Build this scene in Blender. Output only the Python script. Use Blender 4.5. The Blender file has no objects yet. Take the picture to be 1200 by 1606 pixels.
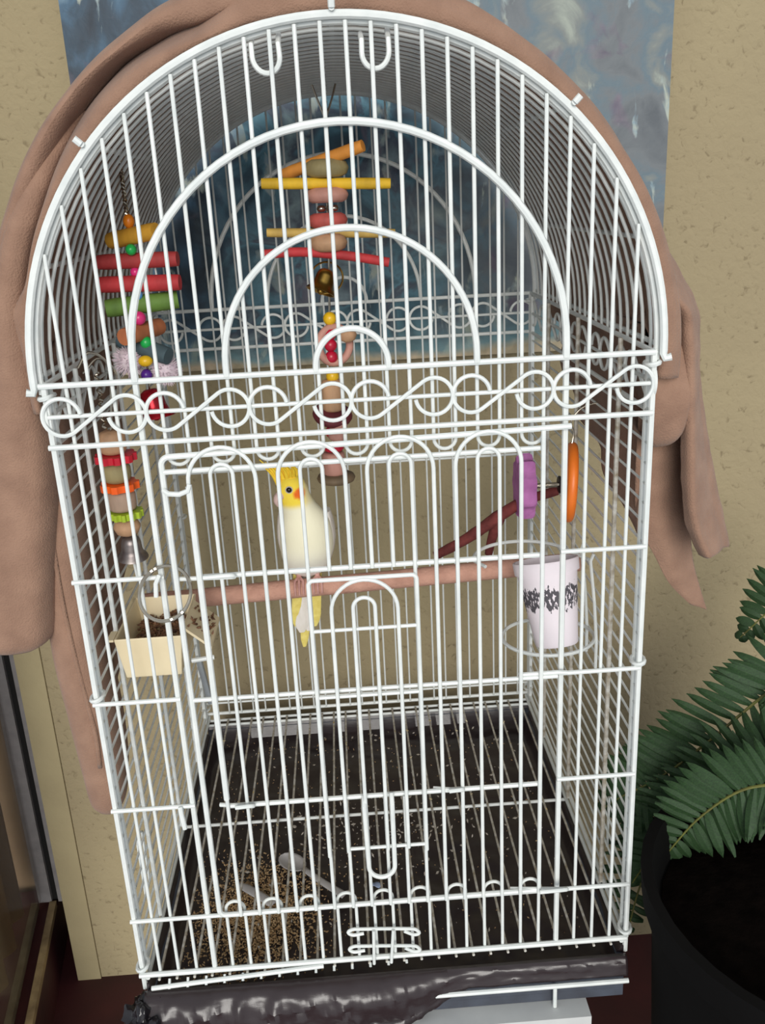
import bpy, math, random
from mathutils import Vector, Matrix, Euler, noise
random.seed(7)
PI = math.pi
sc = bpy.context.scene
COL = sc.collection

# ------------------------------------------------------------------ camera
cd = bpy.data.cameras.new('camera'); cam = bpy.data.objects.new('camera', cd); COL.objects.link(cam)
cam.location = (-0.0075, -0.6844, 0.6865)
cam.rotation_euler = (math.radians(70.945), math.radians(2.714), math.radians(-3.001))
cd.sensor_fit = 'VERTICAL'; cd.sensor_height = 24.0
cd.lens = 1435.03 / 1606 * 24.0
cd.clip_start = 0.01
sc.camera = cam

# ------------------------------------------------------------------ light
w = bpy.data.worlds.new('porch_daylight'); sc.world = w; w.use_nodes = True
wb = w.node_tree.nodes['Background']; wb.inputs[0].default_value = (0.88, 0.94, 1.0, 1); wb.inputs[1].default_value = 0.56
sd = bpy.data.lights.new('soft_daylight', 'SUN'); sd.energy = 2.45; sd.angle = math.radians(32); sd.color = (1.0, 0.97, 0.92)
sun = bpy.data.objects.new('soft_daylight', sd); COL.objects.link(sun)
sun.location = (-2, -3, 3)
sun.rotation_euler = Vector((0.04, 1.0, -0.30)).to_track_quat('-Z', 'Y').to_euler()
sc.view_settings.view_transform = 'Standard'; sc.view_settings.look = 'None'
sc.view_settings.exposure = 0.12; sc.view_settings.gamma = 1.0; sc.view_settings.use_curve_mapping = False

# ------------------------------------------------------------------ materials
def lin(c):
    return tuple(((v/255)/12.92 if v/255 <= 0.04045 else ((v/255+0.055)/1.055)**2.4) for v in c)
MATS = {}
def mat(name, c1, c2=None, rough=0.6, metal=0.0, scale=40.0, bump=0.0, bscale=None, spec=0.5, detail=4.0, trans=0.0, alpha=1.0, sheen=0.0, stretch=None, coat=0.0):
    if name in MATS: return MATS[name]
    m = bpy.data.materials.new(name); m.use_nodes = True; nt = m.node_tree; N = nt.nodes; L = nt.links
    b = N['Principled BSDF']
    tc = N.new('ShaderNodeTexCoord'); src = tc.outputs['Object']
    if stretch:
        mp = N.new('ShaderNodeMapping'); mp.inputs['Scale'].default_value = stretch
        L.new(src, mp.inputs['Vector']); src = mp.outputs['Vector']
    no = N.new('ShaderNodeTexNoise'); no.inputs['Scale'].default_value = scale; no.inputs['Detail'].default_value = detail
    L.new(src, no.inputs['Vector'])
    cr = N.new('ShaderNodeValToRGB'); cr.color_ramp.elements[0].position = 0.32; cr.color_ramp.elements[1].position = 0.68
    c1 = lin(c1); c2 = lin(c2) if c2 else tuple(min(1, v*0.82) for v in c1)
    cr.color_ramp.elements[0].color = (*c2, 1); cr.color_ramp.elements[1].color = (*c1, 1)
    L.new(no.outputs['Fac'], cr.inputs['Fac']); L.new(cr.outputs['Color'], b.inputs['Base Color'])
    b.inputs['Roughness'].default_value = rough; b.inputs['Metallic'].default_value = metal
    b.inputs['Specular IOR Level'].default_value = spec
    if trans: b.inputs['Transmission Weight'].default_value = trans
    if alpha < 1: b.inputs['Alpha'].default_value = alpha
    if sheen: b.inputs['Sheen Weight'].default_value = sheen; b.inputs['Sheen Roughness'].default_value = 0.5
    if coat: b.inputs['Coat Weight'].default_value = coat
    if bump:
        n2 = N.new('ShaderNodeTexNoise'); n2.inputs['Scale'].default_value = bscale or scale*3; n2.inputs['Detail'].default_value = 5
        L.new(src, n2.inputs['Vector'])
        bp = N.new('ShaderNodeBump'); bp.inputs['Strength'].default_value = bump; bp.inputs['Distance'].default_value = 0.002
        L.new(n2.outputs['Fac'], bp.inputs['Height']); L.new(bp.outputs['Normal'], b.inputs['Normal'])
    MATS[name] = m
    return m

M_WIRE = mat('white_enamel_wire', (226, 229, 226), (212, 217, 215), rough=0.35, scale=60, bump=0.08, bscale=300)
M_WIRE_OLD = mat('worn_white_wire', (205, 203, 196), (150, 138, 118), rough=0.5, scale=140, detail=6)
M_BLANKET = mat('beige_fleece', (156, 124, 105), (140, 110, 93), rough=1.0, scale=45, bump=0.6, bscale=700, spec=0.05, sheen=0.15, detail=8)
M_BAG = mat('black_plastic_film', (50, 40, 42), (40, 31, 33), rough=0.31, scale=9, bump=0.25, bscale=60, spec=0.6, stretch=(0.5, 1.0, 1.8))
M_TRAY = mat('slate_plastic', (74, 80, 92), (60, 63, 72), rough=0.5, scale=40)
M_TABLE = mat('white_painted_wood', (205, 207, 205), (190, 192, 192), rough=0.5, scale=20)
M_STEEL = mat('bright_steel', (196, 190, 176), (170, 160, 145), rough=0.25, metal=1.0, scale=80)
M_BRASS = mat('old_brass', (196, 160, 84), (150, 116, 52), rough=0.28, metal=1.0, scale=80)
M_PEWTER = mat('dull_pewter', (150, 142, 138), (112, 104, 104), rough=0.4, metal=0.85, scale=90)
M_REDBELL = mat('red_anodised_metal', (190, 30, 44), (140, 16, 30), rough=0.25, metal=0.6, scale=60)
def wood(name, c, k=0.82): return mat(name, c, tuple(int(v*k) for v in c), rough=0.7, scale=60, bump=0.25, bscale=220, stretch=(1, 1, 0.35))
W_TAN = wood('bare_tan_wood', (204, 160, 122)); W_PINK = wood('pale_pink_wood', (206, 150, 134)); W_OLIVE = wood('olive_stained_wood', (160, 146, 102))
W_RED = wood('red_dyed_wood', (206, 58, 62)); W_ROSE = wood('rose_stained_wood', (200, 92, 84)); W_YEL = wood('yellow_dyed_wood', (236, 190, 44)); W_STRAW = wood('straw_yellow_wood', (214, 178, 92))
W_ORG = wood('orange_dyed_wood', (232, 152, 62)); W_GREEN = wood('green_dyed_wood', (104, 140, 58)); W_SLATE = wood('slate_blue_dyed_wood', (82, 104, 112)); W_RUST = wood('rust_dyed_wood', (196, 118, 76))
W_AMBER = wood('amber_dyed_wood', (222, 164, 52)); W_BRICK = wood('brick_red_dyed_wood', (186, 62, 62)); W_MAROON = wood('maroon_dyed_wood', (112, 40, 48)); W_GREY = wood('greyish_bare_wood', (190, 160, 138)); W_UMBER = wood('umber_wood', (120, 100, 76))
def plast(name, c): return mat(name, c, tuple(int(v*0.9) for v in c), rough=0.3, scale=30)
P_ORG = plast('orange_bead_plastic', (248, 140, 32)); P_GRN = plast('green_bead_plastic', (34, 178, 84)); P_PNK = plast('pink_bead_plastic', (232, 56, 130)); P_BLU = plast('blue_bead_plastic', (96, 160, 220))
P_YEL = plast('yellow_bead_plastic', (246, 196, 36)); P_PUR = plast('purple_bead_plastic', (92, 40, 150)); P_RED = plast('red_bead_plastic', (190, 26, 56))
P_GRED = plast('red_gear_plastic', (208, 24, 48)); P_GORG = plast('orange_gear_plastic', (250, 98, 22)); P_GLIM = plast('lime_gear_plastic', (176, 200, 48))

# ------------------------------------------------------------------ helpers
def link(o, parent=None):
    COL.objects.link(o)
    if parent: o.parent = parent
    return o
def tag(o, label, cat, group=None, kind=None):
    o['label'] = label; o['category'] = cat
    if group: o['group'] = group
    if kind: o['kind'] = kind
    return o
def struct(o):
    o['kind'] = 'structure'; return o
def empty(name, loc=(0, 0, 0)):
    e = bpy.data.objects.new(name, None); e.empty_display_size = 0.02; e.location = loc
    return link(e)
class MB:
    def __init__(s): s.v = []; s.f = []
    def add(s, V, F):
        n = len(s.v); s.v += [tuple(p) for p in V]; s.f += [tuple(i+n for i in f) for f in F]; return s
    def tube(s, pts, r, seg=8, closed=False, caps=True):
        P = [Vector(p) for p in pts]; n = len(P)
        R = list(r) if hasattr(r, '__len__') else [r]*n
        T = []
        for i in range(n):
            a = P[(i-1) % n] if (closed or i > 0) else P[i]; b = P[(i+1) % n] if (closed or i < n-1) else P[i]
            T.append((b-a).normalized())
        u = T[0].orthogonal().normalized(); V = []; F = []
        for i in range(n):
            if i: u = (u - T[i]*u.dot(T[i])); u = u.normalized() if u.length > 1e-9 else T[i].orthogonal().normalized()
            wv = T[i].cross(u)
            for k in range(seg):
                a = 2*PI*k/seg; V.append(P[i] + (u*math.cos(a)+wv*math.sin(a))*R[i])
        m = n if closed else n-1
        for i in range(m):
            j = (i+1) % n
            for k in range(seg):
                l = (k+1) % seg; F.append((i*seg+k, i*seg+l, j*seg+l, j*seg+k))
        if caps and not closed:
            F.append(tuple(range(seg))[::-1]); F.append(tuple((n-1)*seg+k for k in range(seg)))
        return s.add(V, F)
    def box(s, a, b):
        x0, y0, z0 = a; x1, y1, z1 = b
        V = [(x0,y0,z0),(x1,y0,z0),(x1,y1,z0),(x0,y1,z0),(x0,y0,z1),(x1,y0,z1),(x1,y1,z1),(x0,y1,z1)]
        return s.add(V, [(3,2,1,0),(4,5,6,7),(0,1,5,4),(1,2,6,5),(2,3,7,6),(3,0,4,7)])
    def lathe(s, prof, c=(0, 0, 0), axis=(0, 0, 1), seg=20):   # prof: (radius, height)
        ax = Vector(axis).normalized(); u = ax.orthogonal().normalized(); wv = ax.cross(u); c = Vector(c); V = []; F = []
        for r, h in prof:
            for k in range(seg):
                a = 2*PI*k/seg; V.append(c + ax*h + (u*math.cos(a)+wv*math.sin(a))*max(r, 1e-5))
        for i in range(len(prof)-1):
            for k in range(seg):
                l = (k+1) % seg; F.append((i*seg+k, i*seg+l, (i+1)*seg+l, (i+1)*seg+k))
        return s.add(V, F)
    def ball(s, c, r, seg=14, ring=8, sc_=(1, 1, 1)):
        V = []; F = []
        for i in range(ring+1):
            t = PI*i/ring
            for k in range(seg):
                a = 2*PI*k/seg; V.append((c[0]+r*sc_[0]*math.sin(t)*math.cos(a), c[1]+r*sc_[1]*math.sin(t)*math.sin(a), c[2]-r*sc_[2]*math.cos(t)))
        for i in range(ring):
            for k in range(seg):
                l = (k+1) % seg; F.append((i*seg+k, i*seg+l, (i+1)*seg+l, (i+1)*seg+k))
        return s.add(V, F)
    def grid(s, rows, closed=False):
        n = len(rows); m = len(rows[0]); V = [p for r in rows for p in r]; F = []
        for i in range(n-1):
            for k in range(m if closed else m-1):
                l = (k+1) % m; F.append((i*m+k, i*m+l, (i+1)*m+l, (i+1)*m+k))
        return s.add(V, F)
    def mesh(s, name, m, smooth=True):
        me = bpy.data.meshes.new(name); me.from_pydata(s.v, [], s.f); me.validate(); me.update()
        if m: me.materials.append(m)
        if smooth:
            me.polygons.foreach_set('use_smooth', [True]*len(me.polygons))
            try: me.set_sharp_from_angle(angle=math.radians(42))
            except Exception: pass
        return me
    def obj(s, name, m, parent=None, smooth=True):
        return link(bpy.data.objects.new(name, s.mesh(name, m, smooth)), parent)
def arc(cx, cz, r, a0, a1, n=24, y=0.0, rz=None):
    rz = rz or r
    return [(cx+r*math.cos(math.radians(a0+(a1-a0)*i/n)), y, cz+rz*math.sin(math.radians(a0+(a1-a0)*i/n))) for i in range(n+1)]
BARS = {}
def bar(name, p, q, r, parent, m=None, seg=8):
    p = Vector(p); q = Vector(q); d = q-p; key = (round(d.x, 4), round(d.y, 4), round(d.z, 4), r, (m or M_WIRE).name)
    if key not in BARS: BARS[key] = MB().tube([(0, 0, 0), d], r, seg).mesh('wire_bar', m or M_WIRE)
    o = bpy.data.objects.new(name, BARS[key]); o.location = p
    return link(o, parent)
def put(name, me, loc, parent, rot=None):
    o = bpy.data.objects.new(name, me); o.location = loc
    if rot: o.rotation_euler = rot
    return link(o, parent)
def catmull(P, n):
    P = [Vector(p) for p in P]; out = []
    Q = [P[0]*2-P[1]] + P + [P[-1]*2-P[-2]]
    segs = len(P)-1
    for i in range(n+1):
        t = i/n*segs; k = min(int(t), segs-1); t -= k; a, b, c, d = Q[k:k+4]
        out.append(0.5*((2*b)+(c-a)*t+(2*a-5*b+4*c-d)*t*t+(3*b-a-3*c+d)*t**3))
    return out
def loft(sections, nu, nv):
    S = [catmull(s_, nu) for s_ in sections]
    cols = [catmull([s_[k] for s_ in S], nv) for k in range(nu+1)]
    return [[cols[k][i] for k in range(nu+1)] for i in range(nv+1)]
def parent_keep(o, p):   # parent at p.location with unrotated parent
    o.parent = p; o.location = Vector(o.location) - Vector(p.location)

# ------------------------------------------------------------------ the setting
def setting():
    # stucco wall
    m = bpy.data.materials.new('beige_stucco'); m.use_nodes = True; nt = m.node_tree; N = nt.nodes; L = nt.links; b = N['Principled BSDF']
    tc = N.new('ShaderNodeTexCoord')
    n1 = N.new('ShaderNodeTexNoise'); n1.inputs['Scale'].default_value = 3.0; n1.inputs['Detail'].default_value = 6
    n2 = N.new('ShaderNodeTexNoise'); n2.inputs['Scale'].default_value = 110; n2.inputs['Detail'].default_value = 6; n2.inputs['Distortion'].default_value = 0.6
    n3 = N.new('ShaderNodeTexNoise'); n3.inputs['Scale'].default_value = 55; n3.inputs['Detail'].default_value = 4; n3.inputs['Distortion'].default_value = 0.8
    for n in (n1, n2, n3): L.new(tc.outputs['Object'], n.inputs['Vector'])
    r1 = N.new('ShaderNodeValToRGB'); r1.color_ramp.elements[0].position = 0.35; r1.color_ramp.elements[1].position = 0.65
    r1.color_ramp.elements[0].color = (*lin((151, 138, 110)), 1); r1.color_ramp.elements[1].color = (*lin((162, 149, 118)), 1)
    r2 = N.new('ShaderNodeValToRGB'); r2.color_ramp.elements[0].position = 0.27; r2.color_ramp.elements[1].position = 0.40
    r2.color_ramp.elements[0].color = (0.55, 0.52, 0.5, 1); r2.color_ramp.elements[1].color = (1, 1, 1, 1)
    mx = N.new('ShaderNodeMix'); mx.data_type = 'RGBA'; mx.blend_type = 'MULTIPLY'; mx.inputs[0].default_value = 0.75
    L.new(n1.outputs['Fac'], r1.inputs['Fac']); L.new(n2.outputs['Fac'], r2.inputs['Fac'])
    L.new(r1.outputs['Color'], mx.inputs[6]); L.new(r2.outputs['Color'], mx.inputs[7]); L.new(mx.outputs[2], b.inputs['Base Color'])
    b.inputs['Roughness'].default_value = 0.9; b.inputs['Specular IOR Level'].default_value = 0.2
    ad = N.new('ShaderNodeMath'); ad.operation = 'ADD'; L.new(n2.outputs['Fac'], ad.inputs[0]); L.new(n3.outputs['Fac'], ad.inputs[1])
    bp = N.new('ShaderNodeBump'); bp.inputs['Strength'].default_value = 0.5; bp.inputs['Distance'].default_value = 0.003
    L.new(ad.outputs[0], bp.inputs['Height']); L.new(bp.outputs['Normal'], b.inputs['Normal'])
    struct(MB().box((-0.47, 0.53, -0.52), (2.2, 0.68, 2.4)).obj('wall_back', m, smooth=False))
    mt = mat('cream_painted_render', (168, 155, 120), (158, 145, 112), rough=0.85, scale=12, bump=0.3, bscale=120)
    struct(MB().box((-0.508, 0.526, -0.52), (-0.4702, 0.68, 2.4)).obj('trim_1', mt, smooth=False))
    mf = mat('maroon_floor_paint', (74, 26, 30), (52, 18, 22), rough=0.6, scale=10, bump=0.2, bscale=80)
    struct(MB().box((-1.2, -0.5, -0.60), (2.2, 0.68, -0.52)).obj('floor', mf, smooth=False))
    # sliding door on the left: kerb, track, posts, glass, curtain standing for reflections
    A = Vector((-0.553, 0.63, 0)); B = Vector((-0.41, -0.36, 0)); d = (B-A).normalized(); n = Vector((-d.y, d.x, 0)).normalized()
    if n.x > 0: n = -n          # n points away from the room (left)
    def slab(o0, o1, z0, z1, s0, s1):
        p = [A+d*s0+n*o0, A+d*s1+n*o0, A+d*s1+n*o1, A+d*s0+n*o1]
        V = [(q.x, q.y, z0) for q in p]+[(q.x, q.y, z1) for q in p]
        return MB().add(V, [(0,1,2,3),(7,6,5,4),(0,4,5,1),(1,5,6,2),(2,6,7,3),(3,7,4,0)])
    alu = mat('grey_anodised_aluminium', (176, 172, 172), (160, 156, 157), rough=0.5, metal=0.2, scale=60)
    rub = mat('black_rubber_seal', (22, 20, 20), rough=0.7)
    door = empty('door_1', (A.x, A.y, -0.52)); struct(door)
    def part(mb, name, m_):
        o = mb.obj(name, m_, smooth=False); o.location = (0, 0, 0); o.parent = door; o.matrix_parent_inverse = Matrix.Translation(-Vector(door.location)); return o
    part(slab(0.0, 0.16, -0.52, -0.43, -0.02, 0.47), 'kerb', mf)
    part(slab(0.0, 0.011, -0.43, -0.418, 0.03, 0.45), 'track', mat('worn_cream_track', (188, 164, 120), (130, 110, 80), rough=0.6, scale=30))
    part(slab(0.030, 0.040, -0.43, -0.415, 0.03, 0.45), 'track', mat('worn_olive_track', (140, 128, 100), (100, 90, 70), rough=0.6, scale=30))
    part(MB().box((-0.545, 0.600, -0.42), (-0.505, 0.64, 2.3)), 'post', alu)
    part(MB().box((-0.556, 0.606, -0.42), (-0.5452, 0.64, 2.3)), 'seal', rub)
    part(MB().box((-0.578, 0.600, -0.42), (-0.5562, 0.64, 2.3)), 'post', alu)
    part(slab(0.020, 0.025, -0.40, 2.3, 0.04, 0.45), 'glass_pane', mat('door_glass', (120, 112, 98), (104, 96, 84), rough=0.12, alpha=0.25, scale=5))
    struct(MB().box((-1.2, 0.66, -0.52), (-0.508, 0.68, 2.4)).obj('wall_left', mat('brown_inner_plaster', (140, 116, 88), (118, 96, 70), rough=0.9, scale=6), smooth=False))
    # pleated curtain added behind the glass, its tan standing in for reflections
    rows = []
    for i in range(2):
        z = -0.40 + 2.6*i
        rows.append([tuple(A+d*(0.02+k/160*0.44)+n*(0.060+0.012*math.sin(k*0.24)+0.005*math.sin(k*0.23+1))+Vector((0, 0, z))) for k in range(161)])
    c = MB().grid(rows).obj('reflection_curtain', mat('tan_reflection_cloth', (190, 152, 108), (160, 122, 84), rough=0.9, scale=8, bump=0.3, bscale=300))
    c.parent = door; c.matrix_parent_inverse = Matrix.Translation(-Vector(door.location))
    c.modifiers.new('thick', 'SOLIDIFY').thickness = 0.002
setting()

# ------------------------------------------------------------------ painting on the wall
def painting():
    m = bpy.data.materials.new('abstract_canvas_paint'); m.use_nodes = True; nt = m.node_tree; N = nt.nodes; L = nt.links; b = N['Principled BSDF']
    tc = N.new('ShaderNodeTexCoord'); O = tc.outputs['Object']
    sep = N.new('ShaderNodeSeparateXYZ'); L.new(O, sep.inputs[0])
    def nz(scale, detail=5, dist=0.8, st=(1, 1, 1), off=(0, 0, 0)):
        mp = N.new('ShaderNodeMapping'); mp.inputs['Scale'].default_value = st; mp.inputs['Location'].default_value = off; L.new(O, mp.inputs['Vector'])
        n = N.new('ShaderNodeTexNoise'); n.inputs['Scale'].default_value = scale; n.inputs['Detail'].default_value = detail; n.inputs['Distortion'].default_value = dist
        L.new(mp.outputs['Vector'], n.inputs['Vector']); return n.outputs['Fac']
    def ramp(fac, *st):
        r = N.new('ShaderNodeValToRGB'); e = r.color_ramp.elements
        while len(e) < len(st): e.new(0.5)
        for k, (p, c) in enumerate(st): e[k].position = p; e[k].color = (*lin(c), 1) if max(c) > 1 else (*c, 1)
        L.new(fac, r.inputs['Fac']); return r.outputs['Color']
    def mix(f, a, c):
        x = N.new('ShaderNodeMix'); x.data_type = 'RGBA'
        if hasattr(f, 'links'): L.new(f, x.inputs[0])
        else: x.inputs[0].default_value = f
        L.new(a, x.inputs[6]); L.new(c, x.inputs[7]); return x.outputs[2]
    def band(axis, stops, wob, amp):   # soft mask along an axis with a wobbling edge
        s_ = N.new('ShaderNodeMath'); s_.operation = 'MULTIPLY_ADD'; s_.inputs[1].default_value = amp; L.new(wob, s_.inputs[0]); L.new(sep.outputs[axis], s_.inputs[2])
        mr = N.new('ShaderNodeMapRange'); mr.inputs[1].default_value, mr.inputs[2].default_value = stops; L.new(s_.outputs[0], mr.inputs[0]); return mr.outputs[0]
    deep = ramp(nz(15, 10, 0.7), (0.30, (26, 38, 50)), (0.42, (50, 84, 100)), (0.50, (84, 128, 144)), (0.56, (66, 76, 92)), (0.65, (122, 144, 150)), (0.76, (166, 184, 180)))
    pale = ramp(nz(15, 10, 0.6, off=(3, 1, 2)), (0.30, (82, 88, 94)), (0.46, (104, 110, 114)), (0.54, (92, 110, 120)), (0.62, (116, 122, 120)), (0.70, (150, 158, 148)), (0.78, (182, 188, 168)))
    wob = nz(6, 6, 0.5, off=(7, 0, 1))
    col = mix(band('X', (0.16, 0.32), wob, 0.3), deep, pale)
    dark = ramp(nz(16, 8, 1.0, st=(1, 1, 0.6), off=(1, 4, 0)), (0.34, (24, 34, 46)), (0.48, (44, 64, 80)), (0.58, (62, 94, 118)), (0.66, (104, 132, 150)), (0.74, (156, 174, 182)))
    col = mix(band('X', (-0.12, -0.20), wob, 0.06), col, dark)
    drip = ramp(nz(34, 8, 0.6, st=(1, 1, 0.45), off=(5, 2, 3)), (0.60, (0, 0, 0)), (0.66, (0.9, 0.9, 0.9)))
    whites = ramp(nz(40, 3), (0.3, (120, 148, 164)), (0.7, (184, 186, 164)))
    col = mix(drip, col, whites)
    purp = ramp(nz(13, 7, 0.8, off=(2, 9, 5)), (0.60, (0, 0, 0)), (0.68, (0.8, 0.8, 0.8)))
    pcol = ramp(nz(45, 3), (0.3, (84, 74, 94)), (0.7, (122, 110, 122)))
    col = mix(purp, col, pcol)
    sea = ramp(nz(26, 7, 0.8, st=(0.5, 1, 1.6)), (0.3, (84, 124, 128)), (0.5, (116, 160, 166)), (0.72, (156, 186, 186)))
    col = mix(band('Z', (0.10, 0.04), wob, 0.10), col, sea)
    shore = ramp(nz(40, 5, 0.9), (0.3, (150, 140, 112)), (0.7, (196, 178, 150)))
    col = mix(band('Z', (0.050, 0.040), wob, 0.07), col, shore)
    L.new(col, b.inputs['Base Color']); b.inputs['Roughness'].default_value = 0.6
    bp = N.new('ShaderNodeBump'); bp.inputs['Strength'].default_value = 0.4; bp.inputs['Distance'].default_value = 0.002
    L.new(nz(60, 6, 0.5), bp.inputs['Height']); L.new(bp.outputs['Normal'], b.inputs['Normal'])
    p = empty('painting', (0.05, 0.51, 0.484)); tag(p, 'unframed abstract canvas in blue, teal and grey hanging behind the cage', 'painting')
    W0, W1, H = -0.354, 0.358, 0.52
    o = MB().box((W0, -0.004, 0), (W1, 0.0, H)).obj('canvas', m, p, smooth=False)
    MB().box((W0+0.0005, 0.0002, 0.0005), (W1-0.0005, 0.0195, H-0.0005)).obj('stretcher', mat('canvas_edge', (96, 104, 112), (70, 78, 88), rough=0.9, scale=20), p, smooth=False)
painting()

# ------------------------------------------------------------------ table and tray
def table_and_tray():
    t = empty('side_table', (0.0, 0.2, -0.52)); tag(t, 'low white painted table carrying the birdcage', 'table')
    def bx(name, a, b): 
        l = Vector(t.location); return MB().box(Vector(a)-l, Vector(b)-l).obj(name, M_TABLE, t, smooth=False)
    bx('tabletop', (-0.225, -0.031, -0.078), (0.190, 0.445, -0.056))
    for x in (-0.2, 0.155):
        for y in (-0.01, 0.405): bx('leg', (x, y, -0.52), (x+0.03, y+0.03, -0.0782))
    tr = empty('litter_tray', (0, 0.22, -0.0555)); tag(tr, 'slate grey plastic tray under the cage floor', 'tray')
    l = Vector(tr.location)
    def pt(name, a, b, m=M_TRAY): return MB().box(Vector(a)-l, Vector(b)-l).obj(name, m, tr, smooth=False)
    pt('tray_base', (-0.226, -0.010, -0.0555), (0.226, 0.452, -0.046))
    pt('tray_wall', (-0.226, -0.010, -0.0459), (0.226, -0.006, -0.012)); pt('tray_wall', (-0.226, 0.446, -0.0459), (0.226, 0.452, -0.012))
    pt('tray_wall', (-0.226, -0.0059, -0.0459), (-0.220, 0.4459, -0.012)); pt('tray_wall', (0.220, -0.0059, -0.0459), (0.226, 0.4459, -0.012))
    # white wire rail in front of the tray
    r = MB().tube([(-0.225, -0.0185, -0.0290), (0.228, -0.0185, -0.0290)], 0.0024)
    for v in range(len(r.v)): r.v[v] = tuple(Vector(r.v[v])-l)
    r.obj('rail', M_WIRE, tr)
    for x in (-0.11, 0.0245, 0.158):
        q = MB().tube([Vector((x, -0.0172, -0.030))-l, Vector((x, -0.0172, -0.0555))-l], 0.002); q.obj('rail_post', M_WIRE, tr)
table_and_tray()

def plastic_bag():
    def nz(x, y, s, k=0.0): return noise.noise(Vector((x*s, y*s, k)))
    rows = []
    NX = 200
    # cross profile from the back edge, over the tray floor, up over the front wall, down the front
    ys = [(0.462, -0.03), (0.458, -0.006), (0.450, -0.006), (0.440, -0.026)] + [(0.43-0.43*i/60, -0.0300) for i in range(61)] + \
         [(-0.003, -0.026), (-0.0065, -0.0085), (-0.0105, -0.0075), (-0.0128, -0.0095), (-0.0138, -0.0125), (-0.0143, -0.016), (-0.0148, -0.020), (-0.0155, -0.025), (-0.0165, -0.031), (-0.018, -0.038), (-0.0195, -0.044), (-0.0215, -0.049), (-0.0245, -0.0535)]
    nfront = 11
    for j, (y, z) in enumerate(ys):
        row = []
        f = j - (len(ys)-nfront)
        for i in range(NX+1):
            x = -0.228 + 0.456*i/NX
            ed = min(i, NX-i)/NX
            zz = z; yy = y
            if 4 <= j < 65:
                zz += 0.0035*nz(x, y, 22) + 0.0022*nz(x, y, 55, 3) + 0.004*max(0, nz(x, y, 12, 7))
                e = max(0, 1-ed/0.04)
                zz = max(zz, -0.036) + (0.026)*e*e*(3-2*e)*0.85
            elif f >= 0:
                # front: hem recedes to the right
                t = f/(nfront-1); lim = 1.0 - 0.50*min(1, max(0, (x-0.015)/0.06))
                tt = t*lim*(nfront-1); a = min(int(tt), nfront-2); fr = tt-a
                b0 = ys[len(ys)-nfront+a]; b1 = ys[len(ys)-nfront+a+1]
                yy = b0[0]+(b1[0]-b0[0])*fr; zz = b0[1]+(b1[1]-b0[1])*fr
                amp = min(1, t*3)
                left = min(1, max(0, (0.07-x)/0.08))
                rd = max(0, 1-2.4*abs(nz(x*0.35+0.5*zz, zz*3.2, 30, 1)))
                r2 = max(0, 1-3.0*abs(nz(x*0.9-0.4*zz, zz*2.2, 34, 5)))
                r3 = max(0, 1-4.0*abs(nz(x*1.1+zz, zz*1.4, 62, 8)))
                fold = 0.0044*rd + 0.0030*r2 + 0.0020*r3 + 0.0010*nz(x, zz*2, 90, 6)
                yy = min(yy - 0.0075*left*math.sin(PI*min(1, t*1.1)) - fold*amp*(0.16+0.8*left), -0.0112 if f > 1 else 0)
                zz += 0.0020*nz(x, t, 45, 9)*amp
                if zz < -0.0535: zz = -0.0535 + 0.0015*abs(nz(x, t, 60, 2))
            row.append((x, yy, zz))
        rows.append(row)
    mb = MB().grid(rows)
    o = mb.obj('plastic_bag', M_BAG)
    md = o.modifiers.new('thick', 'SOLIDIFY'); md.thickness = 0.0006
    # crumpled bunch at the left front corner
    b2 = MB().ball((0, 0, 0), 1, 36, 24)
    for k, p in enumerate(b2.v):
        v = Vector(p); q = Vector((v.x*0.020, v.y*0.022, v.z*0.021))
        q *= 1+0.55*noise.noise(v*2.3)+0.3*abs(noise.noise(v*5.5+Vector((3, 1, 2))))
        b2.v[k] = tuple(q+Vector((-0.226, -0.020, -0.034)))
    c = b2.obj('gathered_corner', mat('black_plastic_film_glossy', (30, 26, 32), (20, 18, 22), rough=0.22, scale=14, bump=0.4, bscale=60), o)
    tag(o, 'thin black plastic bag lining the cage tray, crumpled over its front edge', 'plastic bag')
plastic_bag()

# ------------------------------------------------------------------ the birdcage
H = 0.235; CZ = 0.566; D = 0.46; X0 = 0.230; SP = 0.0171
XK = [(k-12.5)*SP for k in range(26)]
def scroll_mesh(name, r=0.00165, y=0.0, m=None):
    c1 = (-0.0243, 0.0); c2 = (0.0243, 0.0); R_ = 0.0142
    P = arc(c1[0], 0, R_, 8, 305, 26, y) + [(0.0, y, 0.0)] + arc(c2[0], 0, R_, 125, -172, 26, y)
    return MB().tube(P, r, 7).mesh(name, m or M_WIRE)
def arch_z(x, R_=H-0.002): return CZ+math.sqrt(max(0, R_*R_-x*x))
cage = empty('birdcage', (0, 0.23, -0.012))
tag(cage, 'white wire birdcage with arched top, scrollwork band and double arched doors', 'birdcage')
CL = Vector(cage.location)
def cpart(mb, name, m=None):
    o = mb.obj(name, m or M_WIRE); o.parent = cage; o.matrix_parent_inverse = Matrix.Translation(-CL); return o
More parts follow.
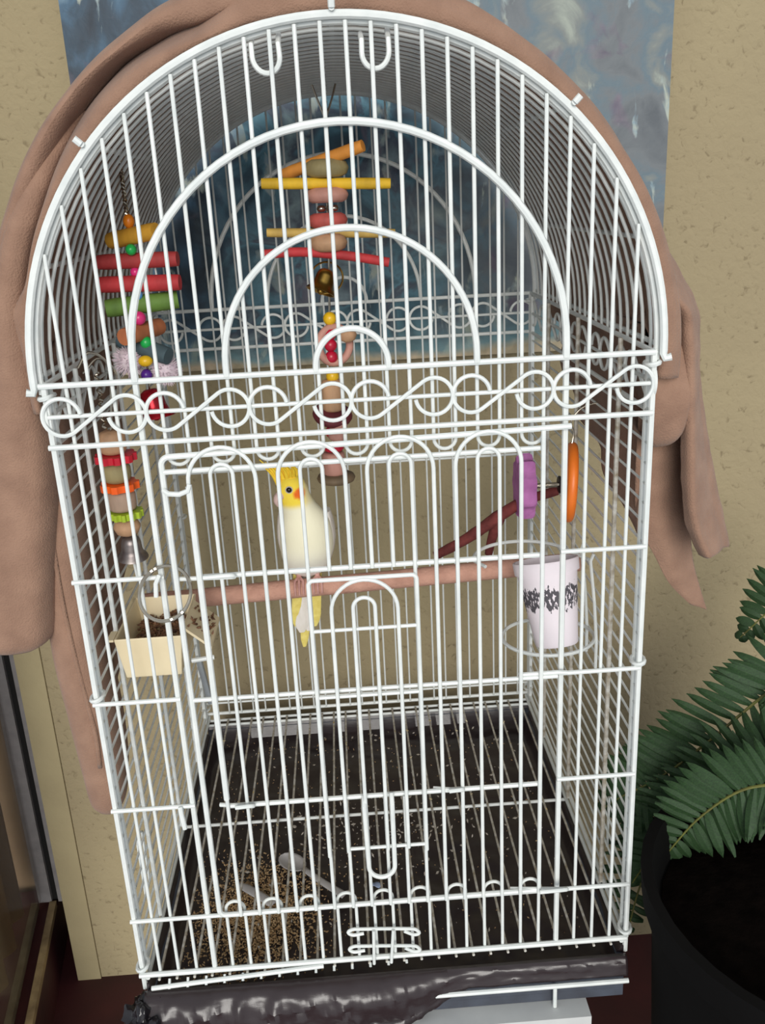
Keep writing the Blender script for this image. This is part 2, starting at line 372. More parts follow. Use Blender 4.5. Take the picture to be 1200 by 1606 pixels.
def birdcage():
    RB = 0.00155; RT = 0.0024; RH = 0.0020
    # ---- front panel: rails
    fp = MB()
    for z, r in ((0.565, 0.0023), (0.5415, 0.0017), (0.518, 0.0022), (0.0685, 0.0020), (0.0055, 0.0026)):
        fp.tube([(-X0-0.003, -0.001, z), (X0, -0.001, z)], r)
    for z in (0.407, 0.2958, 0.1895):
        fp.tube([(-X0-0.003, -0.001, z), (-0.160, -0.001, z)], RH)
        fp.tube([(0.160, -0.001, z), (X0, -0.001, z)], RH)
    front = cpart(fp, 'front_panel')
    front['label'] = 'front wire panel with scroll band'
    def sub(name, mb_or_me, par, loc=(0, 0, 0), rot=None):
        me = mb_or_me if isinstance(mb_or_me, bpy.types.Mesh) else mb_or_me.mesh(name, M_WIRE)
        return put(name, me, loc, par, rot)
    for k in (0, 1, 2, 3, 22, 23, 24, 25):
        r = 0.0025 if k in (3, 22) else RB
        if k in (3, 22):
            bar('bar', (XK[k], 0.0015, 0.0055), (XK[k], 0.0015, 0.566), r, front); bar('bar', (XK[k], 0.0015, 0.566), (XK[k], 0.0015, arch_z(XK[k])), RB, front)
        else: bar('bar', (XK[k], 0.0015, 0.0055), (XK[k], 0.0015, arch_z(XK[k])), r, front)
    for k in range(4, 22, 2):      # hairpin bars of the arched top, then short hairpins under the door
        xa, xb = XK[k], XK[k+1]; xm = (xa+xb)/2; rr = SP/2
        P = [(xa, 0.0015, arch_z(xa))]+[(p[0], 0.0015, p[2]) for p in arc(xm, 0.5072, rr, 180, 360, 10)]+[(xb, 0.0015, arch_z(xb))]
        sub('hairpin_bar', MB().tube(P, RB, 8), front)
        if k == 4:
            P = [(-rr, 0.0015, 0.0055)]+[(p[0], 0.0015, p[2]) for p in arc(0, 0.0725, rr, 180, 0, 10)]+[(rr, 0.0015, 0.0055)]
            low = MB().tube(P, RB, 8).mesh('hairpin_bar', M_WIRE)
        sub('hairpin_bar', low, front, (xm, 0, 0))
    for R_, zt, r in ((0.1615, 0.7365, 0.0029), (0.0938, 0.6665, 0.0026), (0.0272, 0.5955, 0.0024)):
        ht = zt-CZ; st = ht-R_
        P = [(-R_, -0.002, CZ-0.001)]+arc(0, CZ+max(st, 0.0), R_, 180, 0, 40, -0.002, R_ if st > 0 else ht)+[(R_, -0.002, CZ-0.001)]
        sub('decorative_arch', MB().tube(P, r, 8), front)
    S = scroll_mesh('scroll')
    for i in range(6): sub('scroll', S, front, (-0.1952+0.077*i+0.0005, -0.0035, 0.5415))
    # ---- arched rim front and back, roof
    for nm, y in (('front_rim', 0.0), ('back_rim', D)):
        mb = MB()
        P = arc(0, CZ, H+0.0015, 180, 0, 64, y)
        P = [(-H-0.0075, y-0.001, CZ-0.005), (-H-0.003, y, CZ-0.006), (-H-0.0015, y, CZ-0.002)]+P+[(H+0.0015, y, CZ-0.002), (H+0.003, y, CZ-0.006), (H+0.0075, y-0.001, CZ-0.005)]
        mb.tube(P, 0.0031)
        s_ = 1 if y == 0 else -1
        mb.tube(arc(0, CZ, H-0.0015, 182, -2, 64, y+0.0065*s_), 0.0026)
        cpart(mb, nm)
    roof = MB()
    for a in (47, 90, 137, 20, 160):
        c, s_ = math.cos(math.radians(a)), math.sin(math.radians(a))
        roof.tube([((H+0.0045)*c, 0.009 if a in (20, 160) else -0.006, CZ+(H+0.0045)*s_), ((H+0.0045)*c, D+0.004, CZ+(H+0.0045)*s_)], 0.0020)
        if a in (47, 90, 137):
            roof.tube([((H+0.0045)*c, -0.006, CZ+(H+0.0045)*s_), ((H+0.010)*c, -0.0072, CZ+(H+0.010)*s_)], 0.0024)
    for sx in (-1, 1):
        roof.tube([(sx*(H+0.0025), 0.012, CZ+0.002), (sx*(H+0.0025), D-0.004, CZ+0.002)], 0.0022)
    ro = cpart(roof, 'roof'); ro['label'] = 'vaulted roof of close parallel arched wires'
    A = MB().tube(arc(0, CZ, H, 181, -1, 48, 0), 0.00145, 7).mesh('arched_wire', M_WIRE)
    n = 22
    for i in range(n): put('arched_wire', A, (0, 0.0255+(D-0.047)*i/(n-1), 0), ro)
    # hanging hooks at the crown of the front
    for xc, tilt in ((-0.0465, 0.06), (0.0283, -0.02)):
        w_ = 0.0093
        P = [(xc-w_, 0.020, 0.793), (xc-w_*0.98, 0.006, 0.787)]+[(p[0]+tilt*(0.784-p[2]), 0.0055, p[2]) for p in arc(xc, 0.7795, w_, 180, 360, 12, 0, 0.0105)]+[(xc+w_*0.98, 0.006, 0.787), (xc+w_, 0.020, 0.795)]
        cpart(MB().tube(P, 0.0019), 'roof_clip')
    # ---- door
    dz = -0.0055
    df = MB()
    df.tube([(0.1440, dz, 0.0740), (-0.1445, dz, 0.0725)]+[(p[0], dz, p[2]) for p in arc(-0.1445, 0.0780, 0.0055, 270, 180, 6)]+[(-0.150, dz, 0.2), (-0.1497, dz, 0.4995)]+[(p[0], dz, p[2]) for p in arc(-0.1432, 0.5005, 0.0065, 180, 90, 6)]+[(0.0, dz-0.0005, 0.5095), (0.1655, dz, 0.5125)], RT)
    df.tube([(-0.149, dz, 0.4950), (0.144, dz, 0.4965)], 0.0021)
    df.tube([(-0.131, dz, 0.4070), (0.144, dz, 0.4075)], 0.0023)
    df.tube([(-0.1500, dz, 0.2965), (0.158, dz, 0.2960)], RH); df.tube([(-0.131, dz, 0.1900), (0.144, dz, 0.1900)], 0.0022)
    door = cpart(df, 'door'); door['label'] = 'large front door with paired arches'
    dk = [-0.1303+SP*k for k in range(17)]
    zb = 0.0735
    ys = dz-0.0035
    for a in range(4):
        x0, x1, x2, x3 = dk[4*a], dk[4*a+1], dk[4*a+2], dk[4*a+3]
        low_o = {0: (zb, zb), 1: (zb, 0.407), 2: (0.407, zb), 3: (zb, zb)}[a]
        low_i = {0: (zb, zb), 1: (zb, 0.407), 2: (0.407, zb), 3: (zb, zb)}[a]
        P = [(x0, ys, low_o[0])]+[(p[0], ys, p[2]) for p in arc((x0+x3)/2, 0.4868, (x3-x0)/2, 180, 0, 20, 0, 0.0262)]+[(x3, ys, low_o[1])]
        sub('arched_bar', MB().tube(P, 0.0017), door)
        P = [(x1, ys, low_i[0])]+[(p[0], ys, p[2]) for p in arc((x1+x2)/2, 0.4912, (x2-x1)/2, 180, 0, 12)]+[(x2, ys, low_i[1])]
        sub('arched_bar', MB().tube(P, 0.0016), door)
    bar('bar', (dk[16], ys, zb), (dk[16], ys, 0.5115), 0.0019, door)
    for k in (6, 7, 8, 9): bar('bar', (dk[k], ys, zb), (dk[k], ys, 0.190), 0.0016, door)
    # thick left hinge bar and its bracket
    sub('hinge_bar', MB().tube([(-0.150, dz-0.003, 0.4815), (-0.1455, dz-0.0065, 0.4795), (-0.1375, dz-0.0075, 0.4790), (-0.131, dz-0.0065, 0.4810), (-0.1293, dz-0.0055, 0.4860)], 0.0021), door)
    bar('hinge_bar', (-0.1303, ys-0.001, 0.2), (-0.1303, ys-0.001, 0.4838), 0.0026, door)
    def hook(x0, x1, z, par, name='door_hook'):
        P = [(x0, dz+0.0035, z-0.0012), (x1-0.004, dz-0.004, z+0.0008), (x1, dz-0.006, z+0.002), (x1-0.003, dz-0.009, z+0.0042), ((x0+x1)/2, dz-0.009, z+0.0036)]
        sub(name, MB().tube(catmull(P, 20), 0.0019), par)
    hook(-0.150, -0.1035, 0.4062, door); hook(0.118, 0.168, 0.0755, door); hook(-0.138, -0.108, 0.1905, door); hook(0.05, 0.075, 0.1915, door)
    sub('door_hook', MB().tube([(0.125, dz, 0.2995), (0.158, dz, 0.2995), (0.1665, dz, 0.2985)], 0.0020), door)
    sub('latch_peg', MB().tube([(-0.1625, -0.006, 0.411), (-0.1655, -0.009, 0.405), (-0.1665, -0.0095, 0.394)], 0.0019), door)
    sub('latch_peg', MB().tube([(-0.1725, -0.004, 0.191), (-0.1715, -0.007, 0.186), (-0.1700, -0.0075, 0.171)], 0.0022), door)
    # ---- small sliding door in the big door
    y2 = dz-0.0085
    sm = MB(); xl, xr = -0.0452, 0.0411
    sm.tube([(xl, y2, 0.135), (xl, y2, 0.397)]+[(p[0], y2, p[2]) for p in arc(xl+0.004, 0.397, 0.004, 180, 90, 5)]+[(p[0], y2, p[2]) for p in arc(xr-0.004, 0.397, 0.004, 90, 0, 5)]+[(xr, y2, 0.135)], 0.0018)
    sm.tube([(xl, y2+0.001, 0.356), (xr, y2+0.001, 0.356)], 0.0016); sm.tube([(dk[6], y2+0.001, 0.1411), (xr, y2+0.001, 0.1409)], 0.0016); sm.tube([(xl, y2+0.0015, 0.2945), (xr, y2+0.0015, 0.2945)], 0.0016)
    sd_ = cpart(sm, 'small_door'); sd_['label'] = 'small arched sliding door'
    for (xa, xb, zt) in ((-0.0283, 0.0251, 0.4000), (-0.0108, 0.0068, 0.3845)):
        rr = (xb-xa)/2
        P = [(xa, y2-0.0015, 0.140)]+arc((xa+xb)/2, zt-rr, rr, 180, 0, 18, y2-0.0015)+[(xb, y2-0.0015, 0.140)]
        sub('arched_bar', MB().tube(P, 0.00165), sd_)
    P = [(-0.0118, y2+0.003, 0.1935), (-0.0122, y2-0.004, 0.189)]+arc(0.0003, 0.1245, 0.0115, 180, 360, 14, y2-0.0045)+[(0.0122, y2-0.004, 0.189), (0.0122, y2+0.003, 0.1945)]
    sub('pull_handle', MB().tube(P, 0.0021), sd_)
    # ---- feeding clip above the bottom rail
    cl = MB(); yc = -0.0065
    for z0, e in ((0.0445, 0.0), (0.0245, 0.001)):
        P = [(-0.020, yc, z0-0.0045), (-0.030, yc, z0-0.0055), (-0.0345, yc, z0-0.002), (-0.030, yc, z0+0.001), (-0.02, yc, z0+0.0005), (0.0, yc, z0-0.001), (0.020, yc, z0-0.003), (0.028, yc, z0-0.0045), (0.0315, yc, z0-0.009), (0.0265, yc, z0-0.0105), (0.0175, yc, z0-0.0055)]
        cl.tube(catmull(P, 50), 0.0016)
    cl.tube([(-0.0108, yc-0.003, 0.0450), (-0.0122, yc-0.003, 0.006)], 0.0015); cl.tube([(0.0074, yc-0.003, 0.0440), (0.0040, yc-0.003, 0.006)], 0.0015)
    cpart(cl, 'tray_clip')
    # ---- corner posts with ring joints
    for sx in (-1, 1):
        for y in (0.0015, D):
            mb = MB().tube([(sx*X0, y, -0.012), (sx*X0, y, CZ)], 0.0025)
            mb.tube([(sx*X0, y+(0.012 if y < 0.1 else -0.012), 0.004), (sx*X0, y+(0.012 if y < 0.1 else -0.012), CZ-0.004)], 0.0026)
            for z in (0.012, 0.300, 0.556):
                mb.tube([(sx*X0+0.0052*math.cos(t*PI/6), y+0.004+0.0085*math.sin(t*PI/6)*(1 if y < 0.1 else -1), z+0.001*math.cos(t*PI/6)) for t in range(12)], 0.0019, 6, closed=True)
            cpart(mb, 'corner_post')
    # ---- sides: horizontal wires
    WS = MB().tube([(0, 0, 0), (0, D, 0)], 0.00115, 6).mesh('side_wire', M_WIRE)
    for sx in (-1, 1):
        sp = MB()
        for z, r in ((0.565, 0.0022), (0.5415, 0.0016), (0.518, 0.0021), (0.0055, 0.0024)):
            sp.tube([(sx*X0, 0, z), (sx*X0, D, z)], r)
        for y in (0.003, D-0.003): sp.tube([(sx*X0, y, 0.0055), (sx*X0, y, 0.565)], 0.0016)
        so = cpart(sp, 'side_panel'); so['label'] = 'side panel of close horizontal wires'
        z = 0.0215
        while z < 0.512:
            put('side_wire', WS, (sx*X0, 0, z), so); z += 0.0168
        for y in (0.076, 0.216, 0.345): bar('upright', (sx*(X0-0.0033), y, 0.0055), (sx*(X0-0.0033), y, 0.565), 0.0022, so, M_WIRE_OLD if sx > 0 else None)
        for i in range(6): put('scroll', S, (sx*(X0+0.001), 0.0368+0.077*i, 0.5415), so, (0, 0, PI/2))
        # small feeding gate frame of thin wire at the lower side
        P = [(sx*(X0+0.0035), 0.060, 0.045), (sx*(X0+0.0035), 0.060, 0.105), (sx*(X0+0.0035), 0.070, 0.112), (sx*(X0+0.0035), 0.080, 0.105), (sx*(X0+0.0035), 0.080, 0.045)]
        sub('gate_clip', MB().tube(P, 0.0015, 6), so)
    # ---- back panel
    bp = MB()
    for z, r in ((0.565, 0.0022), (0.5415, 0.0016), (0.518, 0.0021), (0.36, 0.0017), (0.19, 0.0016), (0.022, 0.0016), (0.0055, 0.0024)):
        bp.tube([(-X0, D, z), (X0, D, z)], r)
    back = cpart(bp, 'back_panel'); back['label'] = 'back wire panel'
    for x in XK: bar('bar', (x, D-0.0025, 0.0055), (x, D-0.0025, arch_z(x)), 0.0012, back)
    for R_, zt, r in ((0.1615, 0.7365, 0.0026), (0.0938, 0.6665, 0.0023), (0.0272, 0.5955, 0.0021)):
        ht = zt-CZ
        sub('decorative_arch', MB().tube(arc(0, CZ, R_, 180, 0, 36, D+0.001, ht), r, 7), back)
    for i in range(6): put('scroll', S, (0.1947-0.077*i, D+0.001, 0.5415), back, (0, 0, PI))
    # ---- floor grate
    fg = MB()
    for y in (0.006, 0.222, 0.440, 0.452): fg.tube([(-X0+0.002, y, -0.0015), (X0-0.002, y, -0.0015)], 0.0019)
    for sx in (-1, 1): fg.tube([(sx*(X0-0.004), 0.0, 0.0005), (sx*(X0-0.004), D, 0.0005)], 0.0022)
    fg.tube([(-0.2215, -0.008, -0.0040), (-0.06, -0.0045, 0.0035)], 0.0022)
    g = cpart(fg, 'floor_grate', M_WIRE); g['label'] = 'removable wire floor grate'
    GW = MB().tube([(0, -0.004, 0.0015), (0, 0.447, 0.0015)], 0.00135, 6).mesh('grate_wire', M_WIRE_OLD)
    for k in range(27): put('grate_wire', GW, (-0.2145+k*0.0165, 0, 0), g)
    for nx in range(14): sub('wire_stub', MB().tube([(-0.205+nx*0.0172, -0.0095+nx*0.0003, -0.0050+nx*0.0004), (-0.205+nx*0.0172, -0.003, 0.001)], 0.0013, 6), g)
birdcage()

# ------------------------------------------------------------------ perches, bird
def perches():
    rows = []; mb = MB()
    P = [(-0.2265+0.453*i/30, 0.190, 0.3015+0.0150*i/30) for i in range(31)]
    R_ = [0.0098+0.0006*noise.noise(Vector((i*0.4, 0, 0))) for i in range(31)]
    o = mb.tube(P, R_, 18).obj('perch', mat('pinkish_concrete_perch', (206, 158, 138), (184, 138, 120), rough=0.9, scale=70, bump=0.5, bscale=350))
    tag(o, 'straight pinkish brown perch rod spanning the cage under the bird', 'perch')
    b = MB()
    P = catmull([(0.085, 0.285, 0.295), (0.112, 0.281, 0.310), (0.134, 0.279, 0.324), (0.155, 0.278, 0.339), (0.172, 0.281, 0.348), (0.190, 0.286, 0.355), (0.2265, 0.292, 0.362)], 30)
    b.tube(P, [0.0072-0.002*abs(1-2*i/30)+0.0008*noise.noise(Vector((i*.5, 2, 0))) for i in range(31)], 12)
    P = catmull([(0.158, 0.279, 0.338), (0.154, 0.281, 0.326), (0.150, 0.284, 0.310), (0.147, 0.288, 0.292)], 12)
    b.tube(P, [0.0070-0.0002*i for i in range(13)], 10)
    o = b.obj('branch_perch', mat('dark_red_bark', (128, 58, 54), (98, 42, 40), rough=0.85, scale=90, bump=0.5, bscale=250))
    tag(o, 'forked dark red branch perch at the back right under the purple block', 'branch')
perches()

def bird():
    m = bpy.data.materials.new('lutino_plumage'); m.use_nodes = True; nt = m.node_tree; N = nt.nodes; L = nt.links; b = N['Principled BSDF']
    at = N.new('ShaderNodeAttribute'); at.attribute_name = 'plumage'
    tc = N.new('ShaderNodeTexCoord'); no = N.new('ShaderNodeTexNoise'); no.inputs['Scale'].default_value = 400; no.inputs['Detail'].default_value = 4
    mp = N.new('ShaderNodeMapping'); mp.inputs['Scale'].default_value = (1, 1, 0.3); L.new(tc.outputs['Object'], mp.inputs[0]); L.new(mp.outputs[0], no.inputs['Vector'])
    bp = N.new('ShaderNodeBump'); bp.inputs['Strength'].default_value = 0.3; bp.inputs['Distance'].default_value = 0.001
    L.new(no.outputs['Fac'], bp.inputs['Height']); L.new(bp.outputs['Normal'], b.inputs['Normal'])
    L.new(at.outputs['Color'], b.inputs['Base Color']); b.inputs['Roughness'].default_value = 0.85; b.inputs['Specular IOR Level'].default_value = 0.2
    root = empty('cockatiel', (-0.056, 0.19, 0.319)); tag(root, 'pale yellow and white cockatiel with raised crest and orange cheek on the perch', 'bird')
    RL = Vector(root.location)
    secs = [(-0.057, 0.206, 0.314, 0.006, 0.006), (-0.0565, 0.200, 0.3215, 0.0165, 0.012), (-0.056, 0.1915, 0.3330, 0.0222, 0.0185), (-0.0548, 0.184, 0.349, 0.0262, 0.0235), (-0.054, 0.181, 0.366, 0.0268, 0.0250),
            (-0.0545, 0.179, 0.382, 0.0250, 0.0238), (-0.0560, 0.177, 0.394, 0.0212, 0.0205), (-0.0592, 0.174, 0.4035, 0.0178, 0.0180), (-0.0618, 0.171, 0.4130, 0.0160, 0.0170), (-0.0636, 0.169, 0.4225, 0.0152, 0.0164),
            (-0.0640, 0.168, 0.4300, 0.0124, 0.0138), (-0.0636, 0.168, 0.4352, 0.0080, 0.0090), (-0.0632, 0.168, 0.4372, 0.0015, 0.0015)]
    C_ = catmull([Vector(s_[:3]) for s_ in secs], 60); Rr = catmull([Vector((s_[3], s_[4], 0)) for s_ in secs], 60)
    rows = []; seg = 32
    for c, r in zip(C_, Rr):
        rows.append([(c.x+max(r.x, 0.0008)*math.cos(2*PI*k/seg), c.y+max(r.y, 0.0008)*math.sin(2*PI*k/seg), c.z) for k in range(seg)])
    mb = MB().grid(rows, closed=True)
    cheek = Vector((-0.0560, 0.1560, 0.4205))
    yel, cream, white, org = [Vector(lin(c)) for c in ((252, 222, 78), (248, 242, 212), (244, 239, 230), (242, 112, 44))]
    def sm(a, b_, x): t = max(0, min(1, (x-a)/(b_-a))); return t*t*(3-2*t)
    cols = []
    for p in mb.v:
        v = Vector(p)
        c = white.lerp(cream, sm(0.32, 0.37, v.z))
        bib = 0.4060+0.10*(v.x+0.066) if v.x > -0.066 else 0.4060
        c = c.lerp(yel, sm(bib-0.004, bib+0.004, v.z)*(1-0.75*sm(-0.056, -0.047, v.x)))
        dd = (Vector((v.x, v.y, v.z))-cheek); dd.y *= 0.5
        c = c.lerp(org, 1-sm(0.0046, 0.0066, dd.length))
        cols += [c.x, c.y, c.z, 1]
    for k in range(len(mb.v)): mb.v[k] = tuple(Vector(mb.v[k])-RL)
    o = mb.obj('body', m, root)
    ca = o.data.color_attributes.new('plumage', 'FLOAT_COLOR', 'POINT'); ca.data.foreach_set('color', cols)
    mw = mat('white_wing_feathers', (240, 233, 226), (226, 218, 206), rough=0.85, scale=200, bump=0.4, bscale=300, stretch=(1, 1, 0.2))
    my = mat('yellow_feathers', (250, 214, 60), (236, 196, 48), rough=0.8, scale=200)
    mp_ = mat('pale_yellow_feathers', (240, 222, 128), (226, 204, 104), rough=0.8, scale=200)
    def rel(P): return [Vector(p)-RL for p in P]
    # wings
    for sx in (-1, 1):
        rr = []
        for i in range(15):
            t = i/14; z = 0.391-0.075*t; w_ = 0.0215*math.sin(PI*min(1, 0.12+t*0.84))**0.8
            cx = -0.0545+sx*(0.0218+0.0055*math.sin(PI*t)-0.012*t*t); cy = 0.190+0.020*t
            rr.append([Vector((cx+sx*0.0045*math.cos(a), cy+w_*math.sin(a), z))-RL for a in [2*PI*k/16 for k in range(16)]])
        MB().grid(rr, closed=True).add(rr[0], [tuple(range(16))]).add(rr[-1], [tuple(range(16))]).obj('wing', mw, root)
    # tail feathers
    for k, (x0, x1, z1, y1, m_, wd) in enumerate(((-0.067, -0.0745, 0.2500, 0.219, mp_, 0.0056), (-0.046, -0.0545, 0.2480, 0.219, mp_, 0.0056), (-0.061, -0.0690, 0.2420, 0.217, mw, 0.0078), (-0.053, -0.0610, 0.2430, 0.217, mw, 0.0074), (-0.058, -0.0680, 0.2215, 0.2205, mp_, 0.0048))):
        rr = []
        for i in range(11):
            t = i/10; c = Vector((x0, 0.203+0.0015*k, 0.323)).lerp(Vector((x1, y1+0.0012*k, z1)), t); w_ = wd*(0.75+0.35*t) if t < 0.86 else wd*1.06*max(0.35, math.sqrt((1-t)/0.14))
            rr.append([c+Vector((w_*math.cos(a), 0.0009*math.sin(a), 0.1*w_*math.cos(a)))-RL for a in [2*PI*q/10 for q in range(10)]])
        MB().grid(rr, closed=True).add(rr[-1], [tuple(range(10))]).obj('tail_feather', m_, root)
    # crest
    rc = random.Random(2)
    CR = [((-0.0925, 0.168, 0.4530), (-0.0740, 0.163, 0.4290), 0.0022), ((-0.0905, 0.167, 0.4480), (-0.0750, 0.161, 0.4260), 0.0022), ((-0.0870, 0.168, 0.4500), (-0.0730, 0.163, 0.4310), 0.0024)]
    for q in range(14):
        u_ = q/13; CR.append(((-0.0860+0.0250*u_+rc.uniform(-0.001, 0.001), 0.166+0.006*u_, 0.4490-0.006*u_*u_+rc.uniform(-0.002, 0.001)), (-0.0735+0.0150*u_, 0.160+0.008*rc.random(), 0.4290+0.0060*math.sin(PI*0.6*u_)), 0.0023))
    for tip, base, r in CR:
        a = Vector(base); c = Vector(tip); mid = a.lerp(c, 0.5)+Vector((0.0018, 0, 0.0008))
        MB().tube(rel(catmull([a, mid, c], 8)), [r*(1-0.1*i) for i in range(9)], 8).obj('crest_feather', my, root)
    # beak, eye, feet
    mk = mat('pinkish_horn_beak', (216, 186, 178), (190, 160, 152), rough=0.5, scale=100)
    MB().tube(rel(catmull([(-0.0725, 0.1600, 0.4190), (-0.0765, 0.1575, 0.4180), (-0.0785, 0.1560, 0.4140), (-0.0775, 0.1556, 0.4085)], 10)), [0.0042, 0.0044, 0.0045, 0.0044, 0.0042, 0.0039, 0.0035, 0.003, 0.0024, 0.0016, 0.0008], 10).obj('beak', mk, root)
    MB().ball(tuple(Vector((-0.0655, 0.1540, 0.4255))-RL), 0.0031, 12, 8).obj('eye', mat('dark_brown_eye', (26, 16, 14), rough=0.1, scale=50), root)
    tr = MB().tube(rel([(-0.0655+0.0032*math.cos(t*PI/8), 0.1528, 0.4255+0.0032*math.sin(t*PI/8)) for t in range(16)]), 0.0006, 6, closed=True).obj('eye_ring', mat('grey_eye_ring', (206, 196, 186), rough=0.7), root)
    mf = mat('pink_bird_skin', (206, 160, 150), (180, 132, 124), rough=0.7, scale=150)
    for fx in (-0.0655, -0.0465):
        pz_ = 0.3015+0.0150*(fx+0.2265)/0.453
        f = MB()
        f.tube(rel([(fx, 0.192, pz_+0.026), (fx, 0.190, pz_+0.0118)]), 0.0026, 8)
        for dx in (-0.0042, 0.0, 0.0042):
            f.tube(rel([(fx+dx*min(1, i/3), 0.190-0.0118*math.sin(math.radians(a)), pz_+0.0118*math.cos(math.radians(a))) for i, a in enumerate(range(-5, 110, 12))]), [0.0018-0.0001*i for i in range(10)], 7)
        f.obj('foot', mf, root)
bird()

# ------------------------------------------------------------------ hanging toys
def disc_prof(r, t, e=0.4):
    e = t*e
    return [(0, -t/2), (r-e, -t/2), (r-e*0.3, -t/2+e*0.35), (r, -t/2+e), (r, t/2-e), (r-e*0.3, t/2-e*0.35), (r-e, t/2), (0, t/2)]
class Toy:
    def __init__(s, name, loc, label):
        s.r = empty(name, loc); tag(s.r, label, 'bird toy'); s.L = Vector(loc)
    def _l(s, p): return Vector(p)-s.L
    def disc(s, name, c, r, t, m, axis=(0, 0, 1), e=0.45): return MB().lathe(disc_prof(r, t, e), s._l(c), axis, 24).obj(name, m, s.r)
    def log(s, name, a, b, r, m):
        a, b = s._l(a), s._l(b); d = (b-a); n = 8
        return MB().tube([a+d*i/n for i in range(n+1)], [r*(0.93 if i in (0, n) else 1)*(1+0.04*noise.noise(Vector((i*.7, r*500, 0)))) for i in range(n+1)], 16).obj(name, m, s.r)
    def bead(s, c, r, m, name='bead', k=(1, 1, 1)): return MB().ball(s._l(c), r, 14, 8, k).obj(name, m, s.r)
    def wire(s, name, P, r, m, closed=False, seg=7): return MB().tube([s._l(p) for p in P], r, seg, closed).obj(name, m, s.r)
    def bell(s, c, axis, sc_, m):
        prof = [(0, 0), (0.0045, 0.0), (0.0078, -0.0022), (0.0092, -0.0065), (0.0098, -0.013), (0.0112, -0.0175), (0.0142, -0.0205), (0.0150, -0.0225), (0.0138, -0.0225), (0.0100, -0.017), (0.0085, -0.010), (0.003, -0.003)]
        b_ = MB().lathe([(r*sc_, h*sc_) for r, h in prof], s._l(c), axis, 24).obj('bell', m, s.r)
        ax = Vector(axis).normalized(); MB().ball(s._l(Vector(c)-ax*0.0215*sc_), 0.0036*sc_, 10, 6).obj('clapper', m, b_)
        return b_
def ring_pts(c, r, n=20, u=(1, 0, 0), v=(0, 0, 1)):
    u, v, c = Vector(u), Vector(v), Vector(c); return [c+u*r*math.cos(2*PI*i/n)+v*r*math.sin(2*PI*i/n) for i in range(n)]
def centre_toy():
    y = 0.165
    t = Toy('hanging_wood_toy', (-0.012, y, 0.43), 'long hanging toy of wooden discs, yellow and red sticks, brass bell and beads')
    P = [(-0.0085+0.0012*math.cos(i*1.2), y+0.0012*math.sin(i*1.2), 0.797-0.0012*i*1.05) for i in range(64)]
    t.wire('chain', P, 0.0011, M_STEEL)
    t.wire('chain', [(p[0]*1.0-0.0004, 2*y-p[1], p[2]) for p in P], 0.0011, M_STEEL)
    for dx in (-0.010, 0.010): t.wire('hook_wire', catmull([(-0.0085+dx, y, 0.778), (-0.0085+dx*0.6, y, 0.766), (-0.0088, y, 0.750)], 8), 0.0009, M_STEEL)
    t.wire('core_wire', [(-0.010, y, 0.73), (-0.0115, y, 0.70), (-0.013, y, 0.645), (-0.0160, y, 0.59), (-0.0205, y, 0.44)], 0.0011, M_STEEL)
    t.log('stick', (-0.048, y+0.012, 0.7085), (0.0215, y-0.018, 0.7275), 0.0053, W_ORG)
    t.disc('disc', (-0.0108, y, 0.7115), 0.0195, 0.0150, W_OLIVE)
    t.log('stick', (-0.0674, y-0.006, 0.7015), (0.0440, y-0.006, 0.6965), 0.0047, W_YEL)
    t.disc('disc', (-0.0116, y, 0.6895), 0.0188, 0.0125, W_PINK)
    for dx in (-0.005, 0.006): t.disc('nut', (-0.0122+dx, y-0.003, 0.6785), 0.0042, 0.0055, M_STEEL)
    t.disc('disc', (-0.0124, y, 0.6685), 0.0176, 0.0125, W_ROSE)
    t.log('stick', (-0.0670, y+0.004, 0.6605), (0.0470, y+0.004, 0.6545), 0.0040, W_STRAW)
    t.disc('disc', (-0.0130, y, 0.6495), 0.0168, 0.0150, W_TAN)
    t.wire('stick', catmull([(-0.0700, y-0.002, 0.6425), (-0.040, y-0.002, 0.6430), (-0.013, y-0.002, 0.6400), (0.012, y-0.002, 0.6360), (0.0400, y-0.002, 0.6300)], 16), 0.0042, W_RED, seg=12)
    t.wire('ring', ring_pts((-0.0165, y, 0.6195), 0.0145, 22, (1, 0, 0), (0, 0.4, 0.92)), 0.0009, M_BRASS, True)
    t.bell((-0.0150, y-0.010, 0.6270), (0.42, 0.25, 1.0), 0.92, M_BRASS)
    t.bead((-0.0162, y, 0.5830), 0.0062, P_YEL)
    # wooden ring of two halves with red beads in it
    t.wire('wooden_ring', [(p.x, p.y, p.z) for p in ring_pts((-0.0135, y, 0.5590), 0.0150, 26, (0.95, 0.3, 0), (0, 0, 1.1))], 0.0036, W_PINK, True, 10)
    t.disc('wooden_knob', (-0.0010, y-0.004, 0.5680), 0.0085, 0.014, W_TAN, (0, 0.2, 1))
    for z in (0.5690, 0.5590, 0.5480): t.bead((-0.0170, y-0.001, z), 0.0060, P_RED)
    t.bead((-0.0172, y, 0.5300), 0.0062, P_YEL)
    t.disc('dowel', (-0.0185, y, 0.5120), 0.0098, 0.030, W_TAN, e=0.1)
    t.disc('petal', (-0.0195, y, 0.4935), 0.0190, 0.011, W_MAROON, (0.15, -0.35, 1))
    t.disc('dowel', (-0.0150, y-0.008, 0.4815), 0.0080, 0.024, W_PINK, (0.25, 0, 1), 0.15)
    t.bead((-0.0215, y-0.004, 0.4780), 0.0062, P_RED)
    t.disc('washer', (-0.0205, y, 0.4615), 0.0100, 0.007, P_RED)
    t.disc('dowel', (-0.0212, y, 0.4460), 0.0108, 0.0220, W_PINK, e=0.1)
    t.disc('foot_disc', (-0.0200, y, 0.4315), 0.0185, 0.0085, W_UMBER)
centre_toy()
